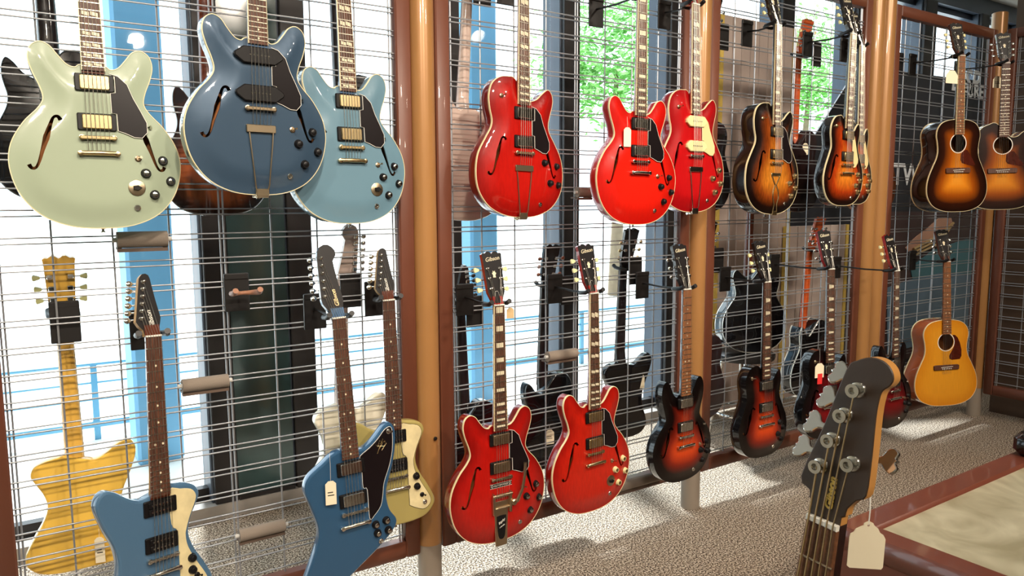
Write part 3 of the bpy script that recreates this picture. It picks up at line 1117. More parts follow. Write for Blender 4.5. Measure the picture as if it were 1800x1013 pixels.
def guitar(pose, label, shape, th, paint, rim=None, binding=M_cream, holes='f', neck=M_rosewood, board=M_rosewood, inlay='dot', fbbind=None,
           pickups='hum', pick_mat=M_aged, bridge=M_aged, tail='stop', guard='es', guard_mat=M_guard, guard_edge=M_white, knobs='black', varitone=False,
           head='book', head_face=M_headblack, head_side=None, key='keystone', key_mat=M_keycream, logo='Gibson', logo_mat=M_pearl, crown=True, back=False,
           group=None, detail=True, fbend=None, switch_hi=False, kn=None, nm='electric_guitar', cat='guitar'):
    x, y, z, yaw, lean, roll = pose
    root = empty(nm, mw=pose_matrix(x, y, z, yaw + (PI if back else 0), lean, roll))
    tag(root, label, cat, group or ('guitars hung with their backs to the room' if back else 'guitars hanging on the wire panels'))
    rim = rim or paint
    ar = ARCH.get(shape, 0.)
    solid = shape in SOLID
    acoustic = shape.startswith('acoustic')
    end = fbend or (.1965 if acoustic else .1765)
    P = OUT[shape]
    ybut = min(q[1] for q in P)
    join = {'es335': .19, 'es175': .2, 'lp': .165, 'es339': .165, 'acoustic': .275, 'acoustic_cut': .22, 'bird': .2, 'bird_flip': .19}[shape]
    if solid:
        ob('body', solid_mesh(shape, th), paint, root)
    else:
        b, t, bi = hollow_meshes(shape, th, holes, ar)
        ob('body', b, [rim, M_inside], root)
        ob('top', t, paint, root)
        if binding:
            ob('binding', bi, binding, root)
            if back or acoustic:
                ob('binding', bi, binding, root, (0, 0, -th + .0045))
    dz = .0 if (solid or acoustic) else .004
    # neck
    nz = .0105 if not acoustic else .0025
    if solid:
        nz = .0035
    ob('neck', cached(('neck', join), lambda: neck_mesh(join)), neck, root, (0, 0, nz))
    fb = ob('fretboard', cached(('fb', end), lambda: board_mesh(end)), board, root, (0, 0, nz))
    if detail:
        fo = ob('frets', cached(('fr', end), lambda: frets_mesh(end)), M_fret, fb)
        fo['kind'] = 'stuff'
        if fbbind:
            ob('fretboard_binding', cached(('fbb', end), lambda: fb_binding_mesh(end)), fbbind, fb)
        if inlay:
            for n in (([1] if inlay == 'block' else []) + [3, 5, 7, 9, 12, 15, 17, 19, 21]):
                if fret_y(n) < end:
                    continue
                for prt in ((1, 2) if (inlay == 'split' or (inlay == 'dot' and n == 12)) else (0,)):
                    ob('inlay', cached(('in', n, inlay, prt), lambda: inlay_mesh(n, inlay, prt)), M_pearl, fb)
    ob('nut', cached('nut', lambda: MB().box(-.0215, .0215, NUTY - .003, NUTY + .002, FBZ - .001, FBZ + .0085, .0008).mesh('nut', None)), M_white, root, (0, 0, nz))
    # headstock
    hs = ob('headstock', cached(('head', head), lambda: head_mesh(head)), [head_face if not back else head_face, head_side or neck], root, (0, 0, nz + .003))
    tun = cached('tuner', tuner_mesh)
    but = cached(('btn', key), lambda: button_mesh(key))
    if head == 'book':
        spots = [(s * (.0215 + .0022 * i), .058 + .036 * i, s) for i in range(3) for s in (-1, 1)]
    elif head == 'inline':
        spots = [(-.0255 + .004 * i, .05 + .0208 * i, -1) for i in range(6)]
    else:
        spots = [(-.033 + .0016 * i, .07 + .0245 * i, -1) for i in range(6)]
    A13 = math.radians(13)
    for tx, h, s in spots:
        Mx = Matrix.Translation(hp(tx, h, 0)) @ Matrix.Rotation(-A13, 4, 'X') @ (Matrix.Rotation(PI, 4, 'Z') if s > 0 else Matrix.Identity(4))
        tt = ob('tuner', tun, M_chrome, hs, mw=Mx)
        if head == 'book':
            ob('tuner_button', but, key_mat, tt, (.007, 0, 0))
        else:
            ob('tuner_button', but, key_mat, tt, (.011, 0, 0))
    if logo:
        if head == 'book':
            me = text_mesh(logo, .021, .25)
            ob('logo', me, logo_mat, hs, mw=Matrix.Translation(hp(0, .165, .0003)) @ Matrix.Rotation(-A13, 4, 'X') @ Matrix.Rotation(.12, 4, 'Z'))
        else:
            me = text_mesh(logo, .019, .25, .0004, .0004)
            ob('logo', me, logo_mat, hs, mw=Matrix.Translation(hp(.001, .045 if head == 'inline' else .062, .0003)) @ Matrix.Rotation(-A13, 4, 'X') @ Matrix.Rotation(PI / 2 + .12, 4, 'Z'))
    if head == 'book' and not back:
        if crown:
            pts = [(-.006, -.012), (.006, -.012), (.0045, -.004), (.009, .004), (.005, .006), (.004, .013), (0, .008), (-.004, .013), (-.005, .006), (-.009, .004), (-.0045, -.004)]
            ob('headstock_inlay', cached('crown', lambda: MB().prism(pts, 0, .0006).mesh('crown', None)), M_pearl, hs, mw=Matrix.Translation(hp(0, .11, .0002)) @ Matrix.Rotation(-A13, 4, 'X'))
        bell = [(-.012, 0), (.012, 0), (.0135, .006), (.009, .02), (.007, .035), (.004, .042), (-.004, .042), (-.007, .035), (-.009, .02), (-.0135, .006)]
        cv = ob('truss_rod_cover', cached('bell2', lambda: MB().prism(offset(bell, .001), 0, .0012).mesh('cover', None)), M_white, hs, mw=Matrix.Translation(hp(0, .006, .0003)) @ Matrix.Rotation(-A13, 4, 'X'))
        ob('cover_plate', cached('bell', lambda: MB().prism(bell, .0008, .002).mesh('cover', None)), M_black, cv)
    if back:
        return root
    # strings
    saddle_z = .0185 if not acoustic else .011
    z_br = saddle_z + (ar * .9 if not solid else 0)
    spread = .052
    for i in range(6):
        f = i / 5 - .5
        bx, nx = f * spread, f * .035
        if head == 'book':
            k6 = [0, 2, 4, 5, 3, 1][i]
        else:
            k6 = i
        tx, h, s = spots[k6] if head == 'book' else spots[i]
        tp = hp(tx, h, .006)
        pts = [(bx, 0, z_br), (nx, NUTY, nz + FBZ + .0092), (tp[0], tp[1], tp[2] + nz + .003)]
        if tail in ('stop', 'trapeze', 'zigzag'):
            pts.insert(0, (bx * .95, {'stop': -.042, 'trapeze': -.046, 'zigzag': -.046}[tail], z_br - .004))
        elif tail == 'bigsby':
            pts.insert(0, (bx * .95, -.075, z_br - .002))
        ob('string', MB().tube(pts, .00055 if i > 2 else .0008, 4).mesh('string', None), M_string, root)
    top = ar * .95
    if acoustic:
        br = ob('bridge', cached('abridge', lambda: MB().prism([(-.078, -.018), (.078, -.018), (.082, -.012), (.082, .008), (.072, .012), (.04, .012), (-.04, .012), (-.072, .012), (-.082, .008), (-.082, -.012)], 0, .008, 0, .002, .002).mesh('bridge', 40)), M_rosewood, root)
        ob('saddle', cached('saddle', lambda: MB().prism([(-.038, -.0035), (.038, .0005), (.038, .003), (-.038, -.001)], .007, .011).mesh('saddle', None)), M_white, br)
        pin = cached('pin', lambda: MB().lathe([(.003, .007), (.0032, .0095), (.002, .0105)], 8).mesh('bridge_pin', 40))
        for i in range(6):
            ob('bridge_pin', pin, M_white, br, (-.027 + i * .0108, -.011, 0))
        ob('rosette', cached('rosette', lambda: MB().add([(x_, y_, .0008) for x_, y_ in circle((0, .148), .0505, 40)] + [(x_, y_, .0008) for x_, y_ in circle((0, .148), .055, 40)], [(i, 40 + i, 40 + (i + 1) % 40, (i + 1) % 40) for i in range(40)]).mesh('rosette', None)), M_white, root)
        if guard:
            ob('pickguard', cached(('ag', tuple(guard)), lambda: MB().prism(guard, .0002, .0015).mesh('pickguard', None)), guard_mat, root)
        return root
    # pickups
    py = (.145, .042)
    if pickups:
        for q, yy in enumerate(py):
            base = top + (.001 if not solid else 0)
            if pickups == 'hum':
                pu = ob('pickup', cached('ring', pickup_ring_mesh), M_black, root, (0, yy, base - .002))
                ob('pickup_cover', cached('cover', pickup_cover_mesh), pick_mat, pu)
            elif pickups == 'open':
                pu = ob('pickup', cached('ring', pickup_ring_mesh), M_black, root, (0, yy, base - .002))
                ob('coil', cached('coil', open_coil_mesh), M_black, pu)
                ob('pole_pieces', cached('poles', poles_mesh), M_chrome, pu)
            elif pickups == 'dogear':
                pu = ob('pickup', cached('dogear', dogear_mesh), pick_mat, root, (0, yy, base - .002))
                ob('pole_pieces', cached('poles1', poles1_mesh), M_chrome, pu)
            elif pickups == 'soap':
                pu = ob('pickup', cached('soap', soapbar_mesh), pick_mat, root, (0, yy, base - .002))
                ob('pole_pieces', cached('poles1', poles1_mesh), M_chrome, pu)
    ob('bridge', cached('bridge', bridge_mesh), bridge, root, (0, 0, top - .001))
    if tail == 'stop':
        ob('tailpiece', cached('stop', stop_mesh), bridge, root, (0, -.042, top - .002))
    elif tail == 'trapeze':
        ob('tailpiece', cached(('trap', ybut), lambda: trapeze_mesh(ybut)), bridge, root, (0, 0, top * .5))
    elif tail == 'zigzag':
        ob('tailpiece', cached(('zig', ybut), lambda: zigzag_tail_mesh(ybut)), bridge, root, (0, 0, top * .5))
    elif tail == 'bigsby':
        bg_ = ob('vibrato_tailpiece', MB().prism([(-.03, -.125), (-.038, -.085), (.038, -.085), (.03, -.125), (.024, ybut - .012), (-.024, ybut - .012)][::-1], .002, .008, 0, .0015, .0015).mesh('vibrato', 40), M_aged, root, (0, 0, top * .5))
        for s in (-1, 1):
            ob('side_arm', MB().prism([(s * .032, -.13), (s * .04, -.13), (s * .042, -.06), (s * .036, -.05), (s * .03, -.06)] if s > 0 else [(s * .032, -.13), (s * .03, -.06), (s * .036, -.05), (s * .042, -.06), (s * .04, -.13)], .006, .02, 0, .002, .002).mesh('side_arm', 40), M_aged, bg_)
        ob('roller_bar', MB().tube([(-.042, -.062, .016), (.042, -.062, .016)], .0065, 12).mesh('roller', 40), M_aged, bg_)
        ob('tension_bar', MB().tube([(-.036, -.11, .012), (.036, -.11, .012)], .005, 12).mesh('roller', 40), M_aged, bg_)
        ob('vibrato_arm', MB().tube([(.04, -.1, .018), (.058, -.092, .026), (.078, -.05, .03), (.088, .0, .032), (.092, .045, .03)], [.005, .007, .006, .006, .0065], 10).mesh('arm', 40), M_aged, bg_)
        ob('arm_pivot', MB().lathe([(.012, .012), (.012, .026), (.008, .03)], 14, (.047, -.095, 0)).mesh('pivot', 40), M_aged, bg_)
        tp = smooth([(-.016, -.14), (.016, -.14), (.02, -.15), (.014, -.215), (0, -.228), (-.014, -.215), (-.02, -.15)], 3)
        tp = tp if area2(tp) > 0 else tp[::-1]
        ob('name_plate', MB().prism(tp, .0078, .0088).mesh('plate', None), M_black, bg_)
        ob('lettering', text_mesh('Bigsby', .012, .3), M_white, bg_, (0, -.162, .0092), (0, 0, .5))
        ob('lettering', text_mesh('LICENSED', .0055), M_white, bg_, (.002, -.18, .0092), (0, 0, .4))
        cp = ob('name_plate', MB().box(-.046, .046, -.034, -.018, top + .0004, top + .0015).mesh('plate', None), M_black, root)
        for yy in (-.034, -.019):
            ob('plate_edge', MB().box(-.047, .047, yy, yy + .001, top + .0012, top + .0019).mesh('edge', None), M_white, cp)
        ob('lettering', text_mesh('CUSTOM MADE', .0085), M_white, cp, (0, -.026, top + .0018))
        for s in (-1, 1):
            ob('lettering', text_mesh('◇', .012), M_white, cp, (s * .038, -.026, top + .0018))
    if guard:
        gh = top + (.004 if not solid else -.0002)
        pg = ob('pickguard', cached(('g', guard, gh), lambda: guard_mesh(guard, gh)), guard_mat, root)
        if guard_edge:
            ob('pickguard_edge', cached(('ge', guard, gh), lambda: guard_edge_mesh(guard, gh)), guard_edge, pg)
    # controls
    kl = kn if kn is not None else (KNOBS_LP if shape in ('lp',) else ([(a * .88, b * .85) for a, b in KNOBS_ES] if shape == 'es339' else KNOBS_ES))
    km, cap = {'black': (M_black, M_chrome), 'gold': (M_gold, M_gold), 'plain': (M_black, M_black), 'amber': (M_keycream, M_gold)}[knobs]
    for a, b in kl:
        hz = topz(shape, a, b)
        o = ob('knob', cached('knob', knob_mesh), km, root, (a, b, hz - .001))
        ob('knob_cap', cached('kcap', knob_cap_mesh), cap, o)
    if not solid:
        sw = (-.1, .2) if switch_hi else (.094, -.052)
        if shape == 'lp':
            sw = (-.085, .185)
        ob('switch', cached('switch', switch_mesh), M_gold if knobs == 'gold' else M_aged, root, (sw[0], sw[1], topz(shape, *sw)))
        jk = (.085, -.186) if shape in ('es335', 'es175') else (.06, -.16)
        ob('jack', cached('jack', jack_mesh), M_chrome, root, (jk[0], jk[1], topz(shape, *jk)))
        if varitone:
            d = ob('selector_dial', cached('dial', dial_mesh), M_aged, root, (.086, -.132, topz(shape, .086, -.132) + .0005))
            ob('pointer_knob', cached('pointer', pointer_mesh), M_black, d)
    sb = cached('strap', strap_mesh)
    ob('strap_button', sb, M_chrome, root, (0, ybut, -th / 2), (PI / 2, 0, 0))
    if shape in ('es335', 'es339', 'es175'):
        ob('strap_button', sb, M_chrome, root, (.123, .035 if shape != 'es339' else .03, .002), (0, .9, 0))
    return root

# ------------------------------------------------------------------ the instruments
def paint(name, rgb, rough=.3, metal=0.):
    return mat(name, lin(*rgb), rough, metal, 1., .25)
K = lin(10, 7, 6)
P_sage = paint('sage green lacquer', (160, 172, 148))
P_blue = paint('steel blue lacquer', (58, 78, 98), .32, .2)
P_sky = paint('pale blue lacquer', (102, 134, 150))
P_cherry = burst('cherry stain', [(0, lin(124, 10, 8)), (.3, lin(172, 18, 11)), (1, lin(184, 22, 13))], .16)
P_red = burst('bright red stain', [(0, lin(176, 14, 8)), (.4, lin(208, 26, 12)), (1, lin(214, 30, 14))], .08)
P_wine = burst('deep cherry stain', [(0, lin(140, 8, 14)), (.4, lin(182, 16, 20)), (1, lin(188, 20, 22))], .1)
P_orange = burst('orange red stain', [(0, lin(146, 14, 8)), (.3, lin(184, 30, 14)), (1, lin(192, 36, 17))], .2)
P_burst1 = burst('tobacco burst flame', [(0, K), (.2, lin(26, 10, 6)), (.5, lin(140, 62, 14)), (.85, lin(204, 122, 34)), (1, lin(212, 132, 42))], .45)
P_burst2 = burst('amber burst flame', [(0, K), (.15, lin(34, 10, 5)), (.42, lin(176, 58, 12)), (.8, lin(228, 130, 36)), (1, lin(232, 140, 46))], .4)
P_burst3 = burst('red orange burst', [(0, K), (.24, lin(14, 5, 4)), (.48, lin(120, 24, 6)), (.75, lin(200, 62, 12)), (1, lin(212, 78, 18))], .1)
P_burst4 = burst('acoustic sunburst', [(0, lin(20, 7, 4)), (.28, lin(46, 17, 6)), (.58, lin(150, 72, 10)), (.9, lin(216, 130, 30)), (1, lin(222, 142, 42))], .12, scale=(30, 1, 30))
P_wineburst = burst('wine red burst', [(0, K), (.25, lin(20, 4, 5)), (.6, lin(96, 10, 14)), (1, lin(130, 14, 18))], .05)
P_natural = burst('natural spruce', [(0, lin(206, 128, 26)), (.4, lin(222, 148, 36)), (1, lin(224, 152, 40))], .12, scale=(40, 1, 40))
P_black = paint('gloss black lacquer', (9, 7, 9), .25)
P_dark = paint('dark walnut lacquer', (34, 18, 18), .3)
P_darkrim = paint('dark rim lacquer', (20, 9, 7), .25)
P_maho = burst('mahogany back', [(0, lin(30, 14, 8)), (.12, lin(70, 30, 14)), (.3, lin(150, 76, 36)), (1, lin(172, 92, 48))], .15)
P_mahorim = paint('mahogany lacquer', (168, 82, 34))
P_birdblue = paint('metallic blue lacquer', (52, 92, 128), .3, .3)
P_flipblue = paint('satin blue lacquer', (76, 110, 140), .4, .1)
P_olive = paint('olive gold lacquer', (176, 160, 96), .35, .15)
P_yellow = paint('mustard yellow lacquer', (238, 192, 80), .4)
P_white = paint('ivory white lacquer', (232, 226, 206), .4)
P_pale = paint('pale pink lacquer', (206, 184, 172), .4)
P_amber = paint('amber lacquer', (190, 106, 44), .35)
N_maho = paint('mahogany neck', (96, 44, 26), .35)
N_red = paint('red neck', (150, 18, 14), .3)
N_black = paint('black neck', (22, 15, 15), .3)
N_maple = paint('orange maple neck', (188, 82, 36), .35)
N_yellow = paint('yellow neck', (228, 178, 80), .4)
N_pale = paint('pale neck', (204, 182, 170), .4)
N_blue = paint('blue neck', (74, 104, 138), .35)
def pearloid():
    M = mat('pearloid', lin(224, 208, 160), .22, 0, .8, noise=(26, .28))
    return M
M_pearloid = pearloid()

G = []
def add(*a, **k):
    r = guitar(*a, **k)
    G.append(r)
    return r
# upper row, first panel
add((.186, -.1414, 1.6674, .014, -.0418, -.0011), 'sage green semi-hollow guitar hanging top left with gold pickups and dark pickguard', 'es335', .045, P_sage,
    inlay='split', fbbind=M_cream, varitone=True, pick_mat=M_gold, bridge=M_gold, knobs='black', neck=N_maho)
add((.582, -.2607, 1.7573, .1028, .0113, -.0049), 'dark steel blue semi-hollow guitar with black dog-ear pickups and a trapeze tailpiece', 'es335', .045, P_blue,
    inlay='dot', fbbind=M_cream, pickups='dogear', pick_mat=M_black, bridge=M_aged, tail='trapeze', knobs='plain', neck=N_blue)
add((.8922, -.1484, 1.667, .1125, -.0432, .0048), 'pale blue semi-hollow guitar with gold pickups beside the first tan post', 'es335', .045, P_sky,
    inlay='split', fbbind=M_cream, varitone=True, pick_mat=M_gold, bridge=M_gold, neck=N_blue)
# upper row, second panel
add((1.5653, -.1383, 1.6718, .0834, -.0282, -.0264), 'cherry red single-cutaway archtop with chrome pickups and trapeze tailpiece', 'es175', .05, P_cherry,
    inlay='split', fbbind=M_cream, pick_mat=M_chrome, bridge=M_aged, tail='trapeze', knobs='plain', neck=N_red, switch_hi=True, kn=[(.1, -.03), (.165, -.04), (.128, -.105), (.178, -.11)])
add((2.0113, -.2848, 1.6446, -.0152, -.0202, -.0168), 'bright red double-cutaway semi-hollow guitar with block inlays and a white tag', 'es335', .045, P_red,
    inlay='block', fbbind=M_cream, pick_mat=M_chrome, bridge=M_chrome, knobs='plain', neck=N_red)
add((2.4054, -.1997, 1.6828, .0496, -.0315, -.0044), 'deep cherry archtop with cream pickups and cream pickguard before the second post', 'es175', .05, P_wine,
    inlay='split', fbbind=M_cream, pickups='soap', pick_mat=M_keycream, bridge=M_chrome, tail='trapeze', guard_mat=M_guardcream, guard_edge=None, knobs='gold', neck=N_red, switch_hi=True)
# upper row, third panel
add((2.9538, -.188, 1.6674, .0545, -.0209, -.0024), 'tobacco sunburst archtop with a zigzag tailpiece and dark pickguard', 'es175', .075, P_burst1, P_darkrim,
    inlay='block', fbbind=M_cream, pick_mat=M_gold, bridge=M_gold, tail='zigzag', knobs='gold', neck=N_black, switch_hi=True)
add((3.4175, -.2529, 1.6685, .0049, -.0012, -.0067), 'amber sunburst single-cutaway guitar with cream pickguard, the nearer of the pair', 'lp', .055, P_burst2, P_darkrim,
    inlay='block', fbbind=M_cream, pick_mat=M_gold, bridge=M_gold, guard='lp', guard_mat=M_guardcream, guard_edge=None, knobs='gold', neck=N_black)
add((3.7457, -.1159, 1.6739, .0893, -.0303, -.0008), 'amber sunburst single-cutaway guitar with cream pickguard, half hidden beside the twin posts', 'lp', .05, P_burst2, P_darkrim,
    inlay='block', fbbind=M_cream, pick_mat=M_gold, bridge=M_gold, guard='lp', guard_mat=M_guardcream, guard_edge=None, knobs='gold', neck=N_black)
# upper row, fourth panel
AG1 = [(.02, .09), (.018, .055), (.03, .038), (.06, .03), (.1, .022), (.118, .026), (.11, .042), (.085, .08), (.062, .11), (.05, .112), (.036, .104)]
add((4.4267, -.3009, 1.6633, -.3527, -.0244, .0192), 'sunburst slope-shouldered acoustic guitar with orange-brown fretboard in the upper row', 'acoustic', .118, P_burst4, P_darkrim, M_cream, 'round',
    board=M_rosewood_l, inlay='dot', fbbind=M_cream, guard=AG1, guard_mat=M_tortoise, neck=N_maho, key_mat=M_keycream, key='keystone', nm='acoustic_guitar')
add((4.9348, -.31, 1.6716, -.7324, -.0296, .0199), 'sunburst cutaway acoustic guitar by the far corner post in the upper row', 'acoustic_cut', .11, P_burst4, P_darkrim, M_cream, 'round',
    inlay='dot', guard=AG1, guard_mat=M_tortoise, neck=N_maho, key='disc', key_mat=M_chrome, nm='acoustic_guitar')
# lower row, first panel
add((.269, -.2347, .5, .3037, -.066, -.0454), 'satin blue solid-body guitar with pearl pickguard at the lower left', 'bird_flip', .036, P_flipblue,
    inlay='dot', pickups='open', bridge=M_chrome, tail='stop', guard='flip', guard_mat=M_pearloid, guard_edge=None, knobs='plain', kn=[(.085, -.03), (.085, -.065)],
    head='inline', head_side=mat('maple edge', lin(196, 160, 110), .5), key='disc', key_mat=M_chrome, logo_mat=M_white, neck=N_maho, board=M_rosewood)
add((.8286, -.265, .5095, -.0065, -.0552, .0346), 'metallic blue solid-body guitar with dark pickguard and gold signature', 'bird', .036, P_birdblue,
    inlay='dot', pickups='hum', pick_mat=M_chrome, bridge=M_chrome, guard='bird', knobs='black', kn=[(.068, -.062), (.105, -.058), (.072, -.092), (.11, -.092)],
    head='round', key='disc', key_mat=M_chrome, logo_mat=M_gold, neck=N_blue)
add((1.0344, -.1285, .537, -.0376, -.0039, .0179), 'olive gold solid-body guitar with pearl pickguard hanging against the first post', 'bird_flip', .036, P_olive,
    inlay='dot', pickups='open', bridge=M_chrome, guard='flip', guard_mat=M_pearloid, guard_edge=M_black, knobs='plain', kn=[(.078, -.012), (.08, -.05)],
    head='inline', head_side=mat('maple edge', lin(196, 160, 110), .5), key='disc', key_mat=M_chrome, logo_mat=M_white, neck=N_maho)
# lower row, second panel
add((1.3827, -.2566, .5041, .0106, -.0241, -.0082), 'cherry red semi-hollow guitar with a vibrato arm in the lower row', 'es335', .045, P_cherry,
    inlay='block', fbbind=M_cream, pick_mat=M_aged, bridge=M_aged, tail='bigsby', neck=N_red, head_side=N_red)
add((1.8129, -.2637, .5166, .0479, -.0229, -.0022), 'orange-red semi-hollow guitar with a selector dial in the lower row', 'es335', .045, P_orange,
    inlay='split', fbbind=M_cream, varitone=True, pick_mat=M_gold, bridge=M_gold, knobs='amber', neck=N_red, head_side=N_red)
add((2.2976, -.2814, .5004, .0214, -.0213, -.0058), 'dark-edged orange sunburst double-cutaway guitar before the second post', 'es339', .045, P_burst3, P_black, None,
    inlay='dot', pick_mat=M_chrome, bridge=M_chrome, guard=None, knobs='plain', neck=N_black, key='disc', key_mat=M_chrome, crown=False, board=M_rosewood_l)
# lower row, third panel
add((2.8471, -.266, .4947, -.0352, -.0306, -.0017), 'red-orange sunburst single-cutaway guitar in the lower row', 'lp', .055, P_burst3, P_black, None,
    inlay='trap', pick_mat=M_chrome, bridge=M_chrome, guard=None, knobs='plain', neck=N_black, key_mat=M_keycream)
add((3.2153, -.3508, .5405, -.1662, -.0477, -.0019), 'black and wine red single-cutaway guitar with a red-ended tag', 'lp', .055, P_wineburst, P_black, None,
    inlay='trap', pick_mat=M_chrome, bridge=M_chrome, guard=None, knobs='plain', neck=N_black, head_side=N_red, key='disc', key_mat=M_chrome)
add((3.7578, -.3661, .504, -.0278, -.0422, -.0039), 'wine red double-cutaway guitar behind the bass headstock', 'es339', .045, P_wineburst, P_black, None,
    inlay='trap', pick_mat=M_chrome, bridge=M_chrome, guard=None, knobs='plain', neck=N_black, head_side=N_red, key_mat=M_keycream)
AG2 = [(.042, .19), (.05, .172), (.056, .148), (.052, .12), (.035, .09), (.02, .066), (.022, .048), (.04, .04), (.09, .043), (.1, .06), (.1, .1), (.09, .14), (.075, .172), (.058, .188)]
add((4.5418, -.2501, .5077, -.4467, -.0497, .0261), 'natural yellow-orange acoustic guitar with dark red pickguard', 'acoustic', .11, P_natural, P_mahorim, M_cream, 'round',
    board=M_rosewood_l, inlay='dot', guard=AG2, guard_mat=M_tortoise, neck=N_maho, key='disc', key_mat=M_chrome, nm='acoustic_guitar')
NFRONT = len(G)
# hung on the far side, backs towards the room
def badd(pose, label, shape, th, pt, rim, neck, **k):
    k.setdefault('holes', None)
    k.setdefault('binding', None)
    return add(pose, label, shape, th, pt, rim, neck=neck, head_face=k.pop('face', neck), inlay=None, back=True, detail=False, logo=None, **k)
badd((.1021, .1528, 1.6982, -.0104, -.0136, -.0053), 'gloss black guitar seen from behind beside the sage green one', 'lp', .05, P_black, P_black, N_black, key='disc', key_mat=M_chrome)
badd((.5397, .1504, 1.6534, -.007, -.0253, -.0021), 'brown mahogany guitar back showing below the dark blue guitar', 'lp', .05, P_maho, P_maho, N_maho, key_mat=M_keycream)
badd((.985, .1242, 1.70, -.025, -.0117, -.03), 'black guitar seen from behind the pale blue one', 'lp', .05, P_black, P_black, N_black, key='disc', key_mat=M_chrome)
badd((.0901, .1614, .5358, -.0356, -.06, -.0048), 'mustard yellow solid-body guitar seen from behind at the lower left', 'bird_flip', .036, P_yellow, P_yellow, N_yellow, key_mat=M_keygreen)
badd((.9384, .1283, .5684, .0341, -.0566, .0106), 'ivory white solid-body guitar seen from behind the metallic blue one', 'bird_flip', .036, P_white, P_white, N_pale, key='disc', key_mat=M_chrome, head='round')
badd((1.4668, .1386, 1.6631, .0669, -.05, .04), 'pale pink semi-hollow guitar back behind the cherry archtop', 'es335', .045, P_pale, P_pale, N_pale, key='disc', key_mat=M_white)
badd((1.4717, .1282, .4504, -.0146, -.0161, -.0365), 'black guitar back in the lower row beside the first post', 'lp', .05, P_black, P_black, N_black, key='disc', key_mat=M_blackmetal, head='inline')
badd((1.9029, .1947, .5023, -.07, -.04, .0045), 'black guitar back between the two lower red guitars', 'lp', .05, P_black, P_black, N_black, key='disc', key_mat=mat('bronze button', lin(150, 96, 76), .4))
badd((2.2898, .1211, .5627, -.0243, -.0454, -.0051), 'black solid-body guitar back with a blank tag before the window', 'bird_flip', .036, P_black, P_black, N_black, key='disc', key_mat=M_gold)
badd((2.8217, .13, 1.6427, 0, -.0349, 0), 'dark guitar back just right of the second post, upper row', 'lp', .05, P_dark, P_dark, N_black, key='disc', key_mat=M_chrome)
badd((3.5482, .1294, 1.6347, -.0087, -.0257, -.007), 'dark guitar back with an orange neck between the sunburst guitars', 'lp', .05, P_dark, P_dark, N_maple, key_mat=M_keycream, face=M_headblack)
badd((3.6743, .1285, .593, -.026, -.0564, .0152), 'black white-bound guitar back with an orange neck, lower row', 'lp', .07, P_black, P_black, N_maple, key='disc', key_mat=M_chrome, binding=M_white, face=M_headblack)
badd((2.8276, .13, .5852, 0, -.0349, 0), 'dark guitar back just right of the second post, lower row', 'lp', .05, P_dark, P_dark, N_black, key='disc', key_mat=M_chrome)
badd((4.33, .2, 1.6671, .0181, -.0359, .0006), 'amber acoustic guitar back peeping out beside the twin posts', 'acoustic', .1, P_amber, P_amber, N_maho, key='disc', key_mat=M_chrome, nm='acoustic_guitar')
# a black archtop standing on a stool behind the third panel
p = at(1311, 618, .42)
arch = badd((p.x, .42, p.z + .245, -.35, .02, .03), 'black white-bound archtop standing on a stool behind the third panel', 'es175', .09, P_black, P_black, N_maho, binding=M_white, key='disc', key_mat=M_chrome, group='guitars hung with their backs to the room', face=M_headblack)
st = empty('stool', (p.x + .02, .45, 0))
tag(st, 'chrome-legged stool with a dark seat under the black archtop', 'stool')
zs = p.z
ob('seat', MB().lathe([(.17, zs - .05), (.18, zs - .035), (.18, zs - .015), (.16, zs - .003)], 28).mesh('seat', 40), M_blackmetal, st)
for i in range(4):
    a = PI / 4 + i * PI / 2
    ob('leg', MB().tube([(.12 * math.cos(a), .12 * math.sin(a), zs - .045), (.2 * math.cos(a), .2 * math.sin(a), .0)], .011, 8).mesh('leg', 40), M_chrome, st)
ob('foot_ring', MB().tube([(.17 * math.cos(2 * PI * i / 24), .17 * math.sin(2 * PI * i / 24), zs * .38) for i in range(25)], .008, 8, cap=False).mesh('ring', 40), M_chrome, st)

# signature on the metallic blue guitar's pickguard
sg = G[12]
o = ob('signature', MB().tube([(.09, .2, .004), (.1, .185, .004), (.112, .2, .004), (.104, .212, .004), (.095, .195, .004), (.118, .19, .004), (.122, .206, .004), (.1, .2, .004), (.108, .178, .004), (.126, .198, .004), (.115, .215, .004), (.092, .17, .004)], .0011, 5).mesh('signature', None), M_gold, sg)
ob('switch', cached('switch', switch_mesh), M_chrome, sg, (.137, .235, .002))
ob('jack', cached('jack', jack_mesh), M_chrome, sg, (.082, -.122, 0))
for gi in (11, 13):
    ob('switch', cached('switch', switch_mesh), M_black, G[gi], (.098, -.085, .002))
    ob('jack', cached('jack', jack_mesh), M_chrome, G[gi], (.108, -.115, .002))

